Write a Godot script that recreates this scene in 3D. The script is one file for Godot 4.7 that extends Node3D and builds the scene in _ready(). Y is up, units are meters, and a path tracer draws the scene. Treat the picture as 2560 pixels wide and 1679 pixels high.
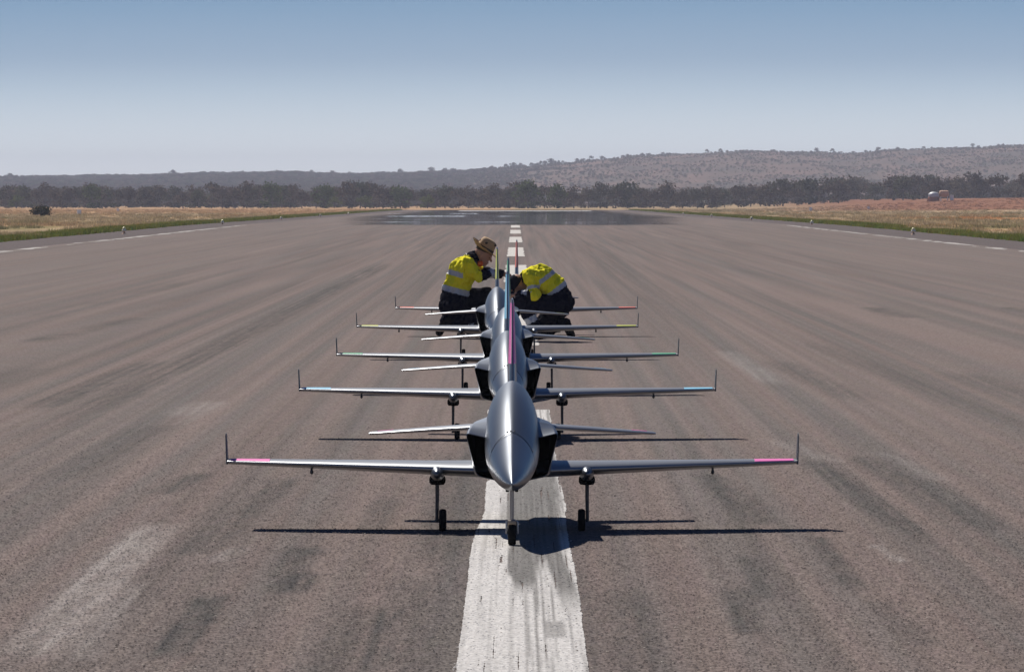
extends Node3D
# A row of five small grey jets on a runway, two crouching workers, dry grass, scrub belt and hills behind.
# Units are metres. The camera stands at the origin of the ground plan and looks along -z.

var M := {}
var used := {}
var rng := RandomNumberGenerator.new()
var noise := FastNoiseLite.new()
var patchy := FastNoiseLite.new()
var fine := FastNoiseLite.new()
const STRIPE_X := 0.022
const SLOPE_FROM := 345.0

# ---------------------------------------------------------------- helpers
func numbered(called: String) -> String:
	if not used.has(called):
		used[called] = 0
		return called
	used[called] += 1
	return "%s_%03d" % [called, used[called]]

func tag(o: Node, label := "", category := "", group := "", kind := "") -> Node:
	if label: o.set_meta("label", label)
	if category: o.set_meta("category", category)
	if group: o.set_meta("group", group)
	if kind: o.set_meta("kind", kind)
	return o

func thing(called: String, label: String, category: String, at: Vector3, turn := 0.0, group := "") -> Node3D:
	var o := Node3D.new()
	o.name = numbered(called)
	add_child(o)
	o.position = at
	o.rotation.y = turn
	tag(o, label, category, group)
	return o

func part(called: String, mesh: Mesh, m: Material, parent: Node) -> MeshInstance3D:
	var o := MeshInstance3D.new()
	o.name = called if parent != self else numbered(called)
	o.mesh = mesh
	o.material_override = m
	parent.add_child(o, true)
	return o

func mat(c: Color, rough := 0.6, metal := 0.0, vertex := false) -> StandardMaterial3D:
	var m := StandardMaterial3D.new()
	m.albedo_color = c.linear_to_srgb()
	m.roughness = rough
	m.metallic = metal
	m.vertex_color_use_as_albedo = vertex
	return m

# A mesh with smooth normals from vertices and triangles; turned so that its outside faces out.
func solid(v: PackedVector3Array, idx: PackedInt32Array, colors := PackedColorArray(), closed := true, up := false) -> ArrayMesh:
	if closed:
		var mid := Vector3.ZERO
		for p in v: mid += p
		mid /= maxf(v.size(), 1)
		var vol := 0.0
		for t in range(0, idx.size(), 3):
			vol += (v[idx[t]] - mid).dot((v[idx[t + 1]] - mid).cross(v[idx[t + 2]] - mid))
		if vol > 0.0:
			for t in range(0, idx.size(), 3):
				var k := idx[t + 1]
				idx[t + 1] = idx[t + 2]
				idx[t + 2] = k
	var n := PackedVector3Array()
	n.resize(v.size())
	for t in range(0, idx.size(), 3):
		var a := v[idx[t]]
		var c := (v[idx[t + 2]] - a).cross(v[idx[t + 1]] - a)
		for k in 3: n[idx[t + k]] += c
	for k in n.size():
		n[k] = Vector3.UP if up and n[k].length_squared() < 1e-20 else n[k].normalized()
	var arr := []
	arr.resize(Mesh.ARRAY_MAX)
	arr[Mesh.ARRAY_VERTEX] = v
	arr[Mesh.ARRAY_NORMAL] = n
	arr[Mesh.ARRAY_INDEX] = idx
	if colors.size(): arr[Mesh.ARRAY_COLOR] = colors
	var m := ArrayMesh.new()
	m.add_surface_from_arrays(Mesh.PRIMITIVE_TRIANGLES, arr)
	return m

# Skin over a row of loops with equal numbers of points.
func loft(rings: Array, cap_first := true, cap_last := true, wrap := true) -> ArrayMesh:
	var v := PackedVector3Array()
	var idx := PackedInt32Array()
	var n: int = rings[0].size()
	for r in rings: v.append_array(r)
	for i in rings.size() - 1:
		for j in (n if wrap else n - 1):
			var a := i * n + j
			var b := i * n + (j + 1) % n
			idx.append_array([a, b, b + n, a, b + n, a + n])
	for side in 2:
		if [cap_first, cap_last][side]:
			var ring: PackedVector3Array = rings[0] if side == 0 else rings[-1]
			var mid := Vector3.ZERO
			for p in ring: mid += p
			var at := v.size()
			for p in ring: v.append(p)
			v.append(mid / n)
			for j in n:
				if side == 0: idx.append_array([at + n, at + (j + 1) % n, at + j])
				else: idx.append_array([at + n, at + j, at + (j + 1) % n])
	return solid(v, idx)

func tube(points: Array, radii: Array, sides := 10) -> ArrayMesh:
	var rings := []
	for i in points.size():
		var d: Vector3 = (points[mini(i + 1, points.size() - 1)] - points[maxi(i - 1, 0)]).normalized()
		var a := d.cross(Vector3.UP if absf(d.y) < 0.9 else Vector3.RIGHT).normalized()
		var b := d.cross(a)
		var ring := PackedVector3Array()
		for k in sides:
			var t := TAU * k / sides
			ring.append(points[i] + (a * cos(t) + b * sin(t)) * float(radii[i]))
		rings.append(ring)
	return loft(rings)

# Turned shape along an axis: profile of (distance along, radius).
func lathe(at: Vector3, axis: Vector3, profile: Array, sides := 20) -> ArrayMesh:
	var pts := []
	var rad := []
	for p in profile:
		pts.append(at + axis * float(p[0]))
		rad.append(maxf(p[1], 0.0004))
	var a := axis.cross(Vector3.UP if absf(axis.y) < 0.9 else Vector3.RIGHT).normalized()
	var b := axis.cross(a)
	var rings := []
	for i in pts.size():
		var ring := PackedVector3Array()
		for k in sides:
			var t := TAU * k / sides
			ring.append(pts[i] + (a * cos(t) + b * sin(t)) * float(rad[i]))
		rings.append(ring)
	return loft(rings)

func ellipsoid(c: Vector3, r: Vector3, sides := 16, rows := 9) -> ArrayMesh:
	var rings := []
	for i in rows + 1:
		var t := PI * (0.02 + 0.96 * i / rows)
		var ring := PackedVector3Array()
		for k in sides:
			var u := TAU * k / sides
			ring.append(c + Vector3(r.x * sin(t) * cos(u), r.y * cos(t), r.z * sin(t) * sin(u)))
		rings.append(ring)
	return loft(rings)

func grid(xs: PackedFloat32Array, zs: PackedFloat32Array, height: Callable, color: Callable) -> ArrayMesh:
	var v := PackedVector3Array()
	var cols := PackedColorArray()
	var idx := PackedInt32Array()
	var w := xs.size()
	for z in zs:
		for x in xs:
			v.append(Vector3(x, height.call(x, z), -z))
			cols.append(color.call(x, z))
	for i in zs.size() - 1:
		for j in w - 1:
			var a := i * w + j
			idx.append_array([a, a + w, a + w + 1, a, a + w + 1, a + 1])
	return solid(v, idx, cols, false, true)

func scatter(called: String, mesh: Mesh, m: Material, places: Array, colors: PackedColorArray, parent: Node = self) -> MultiMeshInstance3D:
	var mm := MultiMesh.new()
	mm.transform_format = MultiMesh.TRANSFORM_3D
	mm.use_colors = colors.size() > 0
	mm.mesh = mesh
	mm.instance_count = places.size()
	for i in places.size():
		mm.set_instance_transform(i, places[i])
		if colors.size(): mm.set_instance_color(i, colors[i])
	var o := MultiMeshInstance3D.new()
	o.name = called if parent != self else numbered(called)
	o.multimesh = mm
	o.material_override = m
	parent.add_child(o, true)
	return o

func mixc(a: Color, b: Color, t: float) -> Color:
	return a.lerp(b, clampf(t, 0.0, 1.0))

# ---------------------------------------------------------------- the lie of the land
func fall(z: float) -> float:
	if z < SLOPE_FROM: return 0.0
	return -0.00105 * (z - SLOPE_FROM)

func swell(x: float, z: float) -> float:    # the uneven far end of the runway
	var d := z - SLOPE_FROM
	var h := fall(z)
	for b in [[62.0, 16.0, 0.030, 11.0], [128.0, 20.0, 0.055, 47.0], [215.0, 26.0, 0.085, 83.0], [330.0, 30.0, 0.11, 5.0], [470.0, 40.0, 0.14, 31.0]]:
		var t: float = (d - b[0] - 6.0 * noise.get_noise_2d(x * 2.0, b[3])) / b[1]
		h += 0.78 * b[2] * exp(-t * t) * smoothstep(-0.12, 0.30, noise.get_noise_2d(x * 2.6 + b[3] * 7.0, b[3] * 3.0))
	return h

func ground_height(x: float, z: float) -> float:
	var h := fall(z) - 0.03
	var side := absf(x)
	if side > 18.5:
		h += 0.06 * noise.get_noise_2d(x * 3.0, z * 0.7) * smoothstep(18.5, 24.0, side)
	h += 2.1 * smoothstep(34.0, 100.0, x) * smoothstep(720.0, 1120.0, z) * (1.0 - smoothstep(1700.0, 2100.0, z))
	if x < -30.0:
		h += 0.55 * maxf(0.0, noise.get_noise_2d(x * 1.6 + 40.0, z * 0.25)) * smoothstep(930.0, 1080.0, z) * (1.0 - smoothstep(1120.0, 1240.0, z))
	return h

func ridge(x_over_z: float) -> float:   # height of the skyline over the horizon, as a slope
	var px := x_over_z * 15600.0 + 1287.5
	var pts := [[-900, 453], [0, 452], [300, 449], [560, 443], [720, 441], [860, 445], [1000, 442], [1100, 436], [1290, 424], [1400, 412], [1500, 402], [1600, 392], [1700, 388], [1900, 381], [2050, 383], [2140, 387], [2220, 378], [2400, 373], [2560, 366], [3400, 352]]
	for i in pts.size() - 1:
		if px <= pts[i + 1][0] or i == pts.size() - 2:
			var t: float = clampf((px - pts[i][0]) / float(pts[i + 1][0] - pts[i][0]), 0.0, 1.0)
			t = t * t * (3.0 - 2.0 * t)
			return (488.0 - lerpf(pts[i][1], pts[i + 1][1], t)) / 15600.0
	return 0.003

func hill_height(x: float, z: float) -> float:
	var top := ridge(x / z) * 4200.0 + 1.6
	var up := smoothstep(2300.0, 4200.0, z) * (1.0 - 0.6 * smoothstep(4200.0, 6500.0, z))
	var h := -2.2 + (top + 2.2) * up
	return h + 2.6 * noise.get_noise_2d(x * 0.25, z * 0.1) * up * (1.0 - smoothstep(3600.0, 4200.0, z)) + 0.7 * noise.get_noise_2d(x * 0.9, z * 0.2) * up

# ---------------------------------------------------------------- colours of the runway
# Tyre marks and pale scrapes, as read off the photograph: x1, z1, x2, z2, width, strength (+ dark, - pale)
var marks := [
	[-0.98, 29.3, -0.94, 25.8, 0.10, 0.42], [-1.24, 25.8, -1.25, 22.2, 0.07, 0.40], [-1.40, 31.6, -1.50, 28.6, 0.10, 0.24],
	[-1.35, 36.4, -1.41, 31.6, 0.09, 0.30], [-1.88, 37.0, -1.97, 34.4, 0.08, 0.30], [-3.1, 150.0, -3.28, 40.0, 0.20, 0.30],
	[-3.6, 62.0, -3.72, 48.0, 0.16, 0.30], [-2.55, 47.0, -2.70, 36.0, 0.14, 0.22], [1.14, 37.0, 1.27, 31.0, 0.10, 0.32],
	[1.82, 39.0, 1.98, 29.6, 0.09, 0.32], [2.20, 39.5, 2.36, 30.5, 0.13, 0.32], [1.46, 30.2, 1.42, 26.0, 0.05, 0.34],
	[1.05, 28.6, 1.04, 25.4, 0.05, 0.30], [0.92, 26.2, 0.90, 23.4, 0.06, 0.32], [1.50, 25.3, 1.52, 22.7, 0.07, 0.28],
	[0.42, 26.0, 0.40, 20.0, 0.13, 0.20], [-0.38, 40.0, -0.36, 28.0, 0.12, 0.25], [-0.42, 27.0, -0.40, 20.0, 0.10, 0.18],
	[-0.70, 34.0, -0.72, 30.5, 0.07, 0.20], [-0.55, 25.0, -0.62, 21.0, 0.12, 0.26], [3.3, 70.0, 3.6, 44.0, 0.12, 0.16],
	[5.2, 92.0, 5.3, 84.0, 0.16, 0.28], [7.2, 92.0, 7.35, 86.0, 0.16, 0.26], [9.0, 93.0, 9.15, 87.0, 0.18, 0.28], [-5.1, 84.0, -5.4, 70.0, 0.18, 0.26],
	[-6.3, 120.0, -6.6, 60.0, 0.3, 0.14], [2.6, 62.0, 2.8, 50.0, 0.16, 0.2], [4.1, 58.0, 4.4, 40.0, 0.22, 0.18], [-4.6, 60.0, -4.9, 38.0, 0.22, 0.15],
	[-1.78, 31.2, -1.76, 22.2, 0.11, -0.42], [-1.62, 26.6, -1.55, 22.0, 0.05, -0.2], [-2.42, 50.0, -2.55, 44.5, 0.14, -0.2],
	[2.22, 66.0, 2.30, 54.5, 0.12, -0.2], [1.78, 42.0, 1.95, 38.5, 0.09, -0.14], [2.3, 40.0, 2.45, 36.0, 0.10, -0.16],
	[1.70, 29.4, 1.74, 28.0, 0.022, -0.42], [-0.92, 28.6, -0.90, 27.2, 0.05, -0.3], [-1.30, 29.2, -1.36, 28.0, 0.06, -0.16], [0.6, 200.0, 0.8, 90.0, 0.25, -0.06],
	[-1.6, 220.0, -1.8, 90.0, 0.4, 0.10], [2.0, 230.0, 2.4, 80.0, 0.5, 0.10],
]

func mark_at(x: float, z: float) -> float:
	var sum := 0.0
	for m in marks:
		if z > m[1] + 2.0 or z < m[3] - 2.0: continue
		var t: float = (m[1] - z) / (m[1] - m[3])
		var mid: float = lerpf(m[0], m[2], clampf(t, 0.0, 1.0)) + 0.02 * noise.get_noise_2d(z * 3.0, m[0] * 90.0)
		var off: float = absf(x - mid) / m[4]
		if off > 1.6: continue
		var ends: float = smoothstep(-0.06, 0.10, t) * (1.0 - smoothstep(0.88, 1.05, t))
		var ragged: float = clampf(0.75 + 0.55 * fine.get_noise_2d(x * 60.0, z * 1.6) + 0.75 * fine.get_noise_2d(x * 130.0, z * 0.12), 0.0, 1.6)
		sum += m[5] * ends * (1.0 - smoothstep(0.55, 1.5, off)) * ragged
	return sum

func asphalt_color(x: float, z: float) -> Color:
	var c := Color(0.180, 0.144, 0.133)
	var streak := fine.get_noise_2d(x * 34.0, z * 0.025)               # worn along the rolling direction
	var broad := noise.get_noise_2d(x * 11.0, z * 0.06)
	var patch := patchy.get_noise_2d(x * 24.0, z * 0.08)
	var pink := patchy.get_noise_2d(x * 11.0 + 300.0, z * 0.04)
	c = mixc(c, Color(0.132, 0.119, 0.114), 0.38 - 0.95 * pink)
	c *= 1.0 + 0.13 * streak + 0.10 * broad + 0.12 * patch
	c = mixc(c, Color(0.186, 0.156, 0.142), 0.35 * smoothstep(4.0, 12.0, absf(x) + 3.0 * broad))   # dusty towards the edges, where nothing rolls
	if absf(x) > 15.35:
		c = mixc(c, Color(0.105, 0.09, 0.09), 0.8)
	var m := mark_at(x, z)
	if m > 0.0: c = mixc(c, Color(0.072, 0.070, 0.068), m * 2.2)
	elif m < 0.0: c = mixc(c, Color(0.36, 0.335, 0.32), -m * 1.4)
	c.a = 1.0
	return c

# Worn white paint of the nearest centre line stripe: colour, and in alpha how much of it is left
func paint_color(x: float, z: float) -> Color:
	var u := x - STRIPE_X
	var c := Color(0.56, 0.548, 0.535)
	c *= 1.0 + 0.14 * fine.get_noise_2d(x * 160.0, z * 0.5) + 0.06 * patchy.get_noise_2d(x * 30.0, z * 4.0)
	var left := -0.224 + 0.010 * fine.get_noise_2d(z * 0.35, 7.0)
	var right := 0.230 + 0.012 * fine.get_noise_2d(z * 0.3, 70.0)
	left += 0.055 * smoothstep(29.0, 33.0, z) * (1.0 - smoothstep(38.0, 41.0, z))
	var drag := 0.016 * fine.get_noise_2d(x * 150.0, z * 0.22) + 0.008 * fine.get_noise_2d(x * 90.0, z * 3.0)
	var a := smoothstep(left - 0.022, left + 0.010, u + drag) * (1.0 - smoothstep(right - 0.010, right + 0.022, u + drag))
	# scuffed grey lanes where wheels have run over the paint
	var lane1 := smoothstep(25.4, 26.8, z) * (1.0 - smoothstep(39.0, 44.0, z))
	var mid1 := 0.015 + 0.06 * smoothstep(26.0, 34.0, z)
	var wide1 := 0.035 + 0.065 * smoothstep(25.0, 29.0, z) + 0.07 * smoothstep(29.0, 32.5, z)
	var g1 := lane1 * (1.0 - smoothstep(wide1 * 0.75, wide1, absf(u - mid1 + 0.03 * fine.get_noise_2d(x * 60.0, z * 0.4))))
	var lane2 := smoothstep(24.2, 26.5, z) * (1.0 - smoothstep(31.0, 33.0, z))
	var mid2 := 0.20 - 0.05 * smoothstep(25.0, 29.5, z)
	var g2 := lane2 * (1.0 - smoothstep(0.03, 0.055, absf(u - mid2)))
	var blot := (1.0 - smoothstep(0.03, 0.05, absf(u - 0.13))) * (1.0 - smoothstep(0.35, 0.55, absf(z - 23.65))) * 0.6
	var g3 := 0.8 * smoothstep(0.08, 0.42, fine.get_noise_2d(x * 110.0 + 50.0, z * 0.16)) * (0.35 + 0.65 * smoothstep(-0.05, 0.08, u))
	var g := clampf(maxf(maxf(g1, g2), maxf(blot, g3)), 0.0, 1.0)
	c = mixc(c, Color(0.172, 0.166, 0.160) * (1.0 + 0.45 * fine.get_noise_2d(x * 120.0 + 9.0, z * 0.3)), g)
	var worn := 0.5 + 0.5 * fine.get_noise_2d(x * 90.0 - 33.0, z * 0.5)
	c.a = a * (1.0 - 0.30 * g * smoothstep(0.55, 0.9, worn)) * (1.0 - 0.64 * smoothstep(0.63, 0.78, worn))
	return c

func grain_image(size: int, cells_across: float, low: float, high: float, with_alpha: bool) -> ImageTexture:
	var f := FastNoiseLite.new()
	f.seed = 11
	f.noise_type = FastNoiseLite.TYPE_CELLULAR
	f.cellular_return_type = FastNoiseLite.RETURN_CELL_VALUE
	f.frequency = cells_across / size
	f.fractal_type = FastNoiseLite.FRACTAL_NONE
	var a := f.get_seamless_image(size, size, false, false, 0.1, false)
	f.seed = 5
	f.cellular_return_type = FastNoiseLite.RETURN_DISTANCE2_SUB
	var b := f.get_seamless_image(size, size, false, false, 0.1, false)
	a.convert(Image.FORMAT_L8)
	b.convert(Image.FORMAT_L8)
	var da := a.get_data()
	var db := b.get_data()
	var data := PackedByteArray()
	data.resize(size * size * 4)
	for i in size * size:
		var t := da[i] / 255.0
		var hue := ((db[i] * 7 + da[i] * 3) % 97) / 97.0 - 0.5
		var v := lerpf(low, high, t)
		data[i * 4] = clampi(int((v + 0.035 * hue) * 255.0), 0, 255)
		data[i * 4 + 1] = clampi(int(v * 255.0), 0, 255)
		data[i * 4 + 2] = clampi(int((v - 0.035 * hue) * 255.0), 0, 255)
		data[i * 4 + 3] = clampi(int(255.0 * (0.66 + 0.5 * t)), 0, 255) if with_alpha else 255
	return ImageTexture.create_from_image(Image.create_from_data(size, size, false, Image.FORMAT_RGBA8, data))

# ---------------------------------------------------------------- the jets
func spline(keys: Array, s: float, n: int) -> float:      # keys fall along s; column n, smooth through the stations
	for i in keys.size() - 1:
		if s >= keys[i + 1][0] or i == keys.size() - 2:
			var p1: Array = keys[i]
			var p2: Array = keys[i + 1]
			var p0: Array = keys[maxi(i - 1, 0)]
			var p3: Array = keys[mini(i + 2, keys.size() - 1)]
			var t: float = clampf((s - p1[0]) / (p2[0] - p1[0]), 0.0, 1.0)
			var d: float = p2[0] - p1[0]
			var m1: float = d * (p2[n] - p0[n]) / (p2[0] - p0[0])
			var m2: float = d * (p3[n] - p1[n]) / (p3[0] - p1[0])
			var t2 := t * t
			var t3 := t2 * t
			return (2 * t3 - 3 * t2 + 1) * p1[n] + (t3 - 2 * t2 + t) * m1 + (-2 * t3 + 3 * t2) * p2[n] + (t3 - t2) * m2
	return keys[0][n]

# station, crest, belly, half width
const BODY := [[1.8, 0.318, 0.308, 0.004], [1.71, 0.345, 0.288, 0.026], [1.54, 0.392, 0.270, 0.056], [1.3, 0.449, 0.260, 0.084], [1.02, 0.520, 0.254, 0.109], [0.72, 0.605, 0.251, 0.126], [0.35, 0.686, 0.250, 0.134], [-0.05, 0.724, 0.250, 0.134], [-0.45, 0.724, 0.252, 0.131], [-0.95, 0.685, 0.268, 0.121], [-1.4, 0.632, 0.325, 0.102], [-1.6, 0.596, 0.370, 0.088]]

func body_ring(s: float, shrink := 0.0) -> PackedVector3Array:
	var top := spline(BODY, s, 1) - shrink
	var low := spline(BODY, s, 2) + shrink
	var wide := maxf(spline(BODY, s, 3) - shrink, 0.002)
	var mid := low + 0.42 * (top - low)
	var ring := PackedVector3Array()
	var n := 48
	for k in n:
		var t := TAU * k / n
		var x := sin(t)
		var c := cos(t)
		x = signf(x) * pow(absf(x), lerpf(1.12, 1.36, smoothstep(0.5, 1.25, s)) if c > 0.0 else 1.15)
		ring.append(Vector3(wide * x, mid + c * ((top - mid) if c > 0.0 else (mid - low)), s))
	return ring

func airfoil(chord: float, thick: float, from := 0.0, to := 1.0, n := 12) -> Array:   # [along chord from the nose, height], upper side then lower side
	var pts := []
	for side in [1, -1]:
		for k in n + 1:
			if side == -1 and (k == 0 or k == n) and from <= 0.0 and to >= 1.0: continue
			var u: float = 0.5 - 0.5 * cos(PI * (k if side == 1 else n - k) / n)
			u = from + (to - from) * u
			var y := 5.0 * thick * (0.2969 * sqrt(u) - 0.126 * u - 0.3516 * u * u + 0.2843 * u * u * u - 0.1015 * u * u * u * u)
			pts.append([u * chord, side * y])
	return pts

# stations: [x, nose station, chord, thickness, height]
func wing_mesh(side: float, st: Array, lift := 0.0, from := 0.0, to := 1.0) -> ArrayMesh:
	var rings := []
	for w in st:
		var ring := PackedVector3Array()
		for p in airfoil(w[2], w[3], from, to):
			ring.append(Vector3(side * w[0], w[4] + p[1], w[1] - p[0]))
		if lift > 0.0:
			var n := ring.size() / 2
			ring = PackedVector3Array()
			var pts := airfoil(w[2], w[3], from, to)
			for k in n: ring.append(Vector3(side * w[0], w[4] + pts[k][1] + lift, w[1] - pts[k][0]))
			for k in n: ring.append(Vector3(side * w[0], w[4] + pts[n - 1 - k][1] - 0.002, w[1] - pts[n - 1 - k][0]))
		rings.append(ring)
	return loft(rings)

func between(st: Array, at: float) -> Array:
	for i in st.size() - 1:
		if at <= st[i + 1][0]:
			var t: float = (at - st[i][0]) / (st[i + 1][0] - st[i][0])
			var out := [at]
			for k in range(1, 5): out.append(lerpf(st[i][k], st[i + 1][k], t))
			return out
	return st[-1]

func fin_mesh(st: Array, grow := 0.0, from := 0.0, to := 1.0) -> ArrayMesh:   # [height, nose station, chord, thickness]
	var rings := []
	for w in st:
		var ring := PackedVector3Array()
		for side in [1, -1]:
			for k in 13:
				var u: float = 0.5 - 0.5 * cos(PI * (k if side == 1 else 12 - k) / 12.0)
				u = from + (to - from) * u
				var y: float = 5.0 * w[3] * (0.2969 * sqrt(u) - 0.126 * u - 0.3516 * u * u + 0.2843 * u * u * u - 0.1015 * u * u * u * u)
				ring.append(Vector3(side * (y + grow + 0.0002), w[0], w[1] - u * w[2]))
		rings.append(ring)
	return loft(rings)

func rounded(corners: Array, cut: float, s: float, per := 5) -> PackedVector3Array:
	var out := PackedVector3Array()
	var n := corners.size()
	for i in n:
		var c: Vector2 = corners[i]
		var a: Vector2 = c + (corners[(i + n - 1) % n] - c).normalized() * cut
		var b: Vector2 = c + (corners[(i + 1) % n] - c).normalized() * cut
		for k in per:
			var t := float(k) / (per - 1)
			var p := a.lerp(c, t).lerp(c.lerp(b, t), t)
			out.append(Vector3(p.x, p.y, s))
	return out

const DUCT := [[0.45, 0.11, 0.475, 0.226, 0.502, 0.172, 0.292, 0.05, 0.262], [0.36, 0.10, 0.515, 0.222, 0.514, 0.178, 0.287, 0.05, 0.259], [0.22, 0.10, 0.552, 0.210, 0.528, 0.185, 0.284, 0.05, 0.258], [-0.3, 0.10, 0.560, 0.198, 0.522, 0.180, 0.288, 0.05, 0.26], [-0.8, 0.08, 0.548, 0.165, 0.500, 0.140, 0.330, 0.05, 0.29], [-1.15, 0.06, 0.53, 0.11, 0.475, 0.09, 0.385, 0.05, 0.35]]

func duct_ring(d: Array, side: float, inset: float, s: float) -> PackedVector3Array:
	var c := [Vector2(d[1], d[2]), Vector2(d[3], d[4]), Vector2(d[5], d[6]), Vector2(d[7], d[8])]
	var mid: Vector2 = (c[0] + c[1] + c[2] + c[3]) / 4.0
	for k in 4:
		var p: Vector2 = c[k]
		p -= (p - mid).normalized() * inset
		c[k] = Vector2(p.x * side, p.y)
	return rounded(c, 0.022, s)

const WING := [[0.12, 0.17, 0.66, 0.084, 0.305], [0.36, 0.10, 0.56, 0.070, 0.309], [0.9, -0.09, 0.40, 0.047, 0.319], [1.405, -0.27, 0.26, 0.026, 0.328], [1.418, -0.285, 0.22, 0.013, 0.329]]
const TAIL := [[0.07, -1.02, 0.40, 0.034, 0.478], [0.4, -1.14, 0.31, 0.027, 0.455], [0.72, -1.26, 0.21, 0.017, 0.431], [0.735, -1.28, 0.17, 0.009, 0.430]]
const FIN := [[0.62, -0.62, 0.90, 0.050], [0.76, -0.76, 0.76, 0.042], [0.95, -0.98, 0.54, 0.028], [1.11, -1.16, 0.36, 0.016], [1.122, -1.19, 0.30, 0.008]]

func make_jet(band: Material) -> Node3D:
	var jet := Node3D.new()
	add_child(jet)
	var rings := []
	for k in 25: rings.append(body_ring(lerpf(1.8, 1.024, pow(k / 24.0, 1.25))))
	rings.append(body_ring(1.022, 0.004))
	part("nose_cone", loft(rings), M.paint, jet)
	rings = [body_ring(1.022, 0.006), body_ring(1.016, 0.004), body_ring(1.014)]
	for k in range(1, 61): rings.append(body_ring(lerpf(1.014, -1.6, k / 60.0)))
	var body := part("fuselage", loft(rings), M.paint, jet)
	var lid := []
	for k in 31:
		var at := lerpf(1.004, -0.42, k / 30.0)
		var outer := body_ring(at, -0.0016)
		var inner := body_ring(at, 0.004)
		var ring := PackedVector3Array()
		for q in 19: ring.append(outer[(q - 9 + 48) % 48])
		for q in 19: ring.append(inner[(9 - q + 48) % 48])
		lid.append(ring)
	part("hatch", loft(lid), M.hatch, body)
	part("jet_pipe", lathe(Vector3(0, 0.484, -1.56), Vector3(0, 0, -1), [[0, 0.08], [0.09, 0.078], [0.10, 0.070], [0.02, 0.066]]), M.dark, body)
	for k in 3:
		var x: float = [-0.022, -0.006, 0.012][k]
		part("screw", lathe(Vector3(x, spline(BODY, 0.99, 1) + 0.0005 - 0.9 * absf(x) * absf(x) * 8.0, 0.99), Vector3(0, 0.95, 0.31), [[-0.004, 0.004 + 0.002 * (k % 2)], [0.002, 0.004 + 0.002 * (k % 2)], [0.0022, 0.001]], 8), M.dark, body)
	for side in [-1.0, 1.0]:
		rings = []
		for d in DUCT: rings.append(duct_ring(d, side, 0.0, d[0]))
		var inner := [duct_ring(DUCT[0], side, 0.006, 0.447), duct_ring(DUCT[1], side, 0.010, 0.36), duct_ring(DUCT[2], side, 0.013, 0.22), duct_ring(DUCT[3], side, 0.015, -0.25)]
		var intake := part("intake", loft(rings, false, true), M.paint, jet)
		part("inlet_lip", loft([duct_ring(DUCT[0], side, 0.0, 0.45), duct_ring(DUCT[0], side, 0.003, 0.4535), duct_ring(DUCT[0], side, 0.006, 0.447)], false, false), M.paint, intake)
		part("inlet_duct", loft(inner, false, true), M.black, intake)
		var wing := part("wing", wing_mesh(side, WING), M.wing, jet)
		part("colour_band", wing_mesh(side, [between(WING, 1.20), between(WING, 1.30), between(WING, 1.395)], 0.0012, 0.035, 0.97), band, wing)
		var plate := []
		for w in [[0.317, -0.27, 0.23, 0.012], [0.35, -0.30, 0.20, 0.011], [0.452, -0.36, 0.135, 0.009], [0.466, -0.38, 0.09, 0.005]]:
			var ring := PackedVector3Array()
			for q in airfoil(w[2], w[3], 0.0, 1.0, 8):
				ring.append(Vector3(side * (1.416 + 0.06 * (w[0] - 0.33) + q[1]), w[0], w[1] - q[0]))
			plate.append(ring)
		part("winglet", loft(plate), M.dark, wing)
		part("probe", lathe(Vector3(side * 0.99, 0.304, -0.17), Vector3(0, -1, 0.15).normalized(), [[0, 0.006], [0.012, 0.006], [0.018, 0.009], [0.025, 0.009], [0.032, 0.004]], 10), M.dark, wing)
		var tail := part("tailplane", wing_mesh(side, TAIL), M.wing, jet)
		part("colour_band", wing_mesh(side, [between(TAIL, 0.61), between(TAIL, 0.69)], 0.0012, 0.22, 0.97), band, tail)
		var gear := part("main_gear", tube([Vector3(side * 0.368, 0.27, 0.01), Vector3(side * 0.368, 0.16, 0.0), Vector3(side * 0.370, 0.045, 0.0)], [0.0105, 0.0095, 0.0085]), M.strut, jet)
		part("pod", ellipsoid(Vector3(side * 0.366, 0.287, 0.04), Vector3(0.036, 0.038, 0.125), 18, 12), M.paint, gear)
		part("collar", lathe(Vector3(side * 0.367, 0.272, 0.02), Vector3.DOWN, [[0, 0.036], [0.012, 0.040], [0.030, 0.040], [0.042, 0.032], [0.044, 0.012]], 20), M.rubber, gear)
		part("torque_link", tube([Vector3(side * 0.368, 0.15, -0.008), Vector3(side * 0.368, 0.11, -0.032), Vector3(side * 0.369, 0.07, -0.008)], [0.004, 0.004, 0.004], 6), M.strut, gear)
		part("axle", tube([Vector3(side * 0.376, 0.055, 0), Vector3(side * 0.326, 0.055, 0)], [0.006, 0.006], 8), M.strut, gear)
		part("tyre", lathe(Vector3(side * 0.341, 0.055, 0), Vector3(1, 0, 0), [[-0.017, 0.032], [-0.018, 0.046], [-0.013, 0.053], [0, 0.0555], [0.013, 0.053], [0.018, 0.046], [0.017, 0.032]], 28), M.rubber, gear)
		part("wheel_hub", lathe(Vector3(side * 0.341, 0.055, 0), Vector3(1, 0, 0), [[-0.019, 0.008], [-0.0175, 0.030], [0.0175, 0.030], [0.019, 0.008]], 16), M.strut, gear)
	var fin := part("fin", fin_mesh(FIN), M.paint, jet)
	part("colour_band", fin_mesh([[0.80, -0.806, 0.714, 0.039], [0.95, -0.98, 0.54, 0.028], [1.10, -1.15, 0.37, 0.017]], 0.0010, 0.012, 0.97), band, fin)
	var nose := part("nose_gear", tube([Vector3(0, 0.29, 1.27), Vector3(0, 0.2, 1.26), Vector3(0, 0.118, 1.25)], [0.010, 0.010, 0.009]), M.silver, jet)
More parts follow.
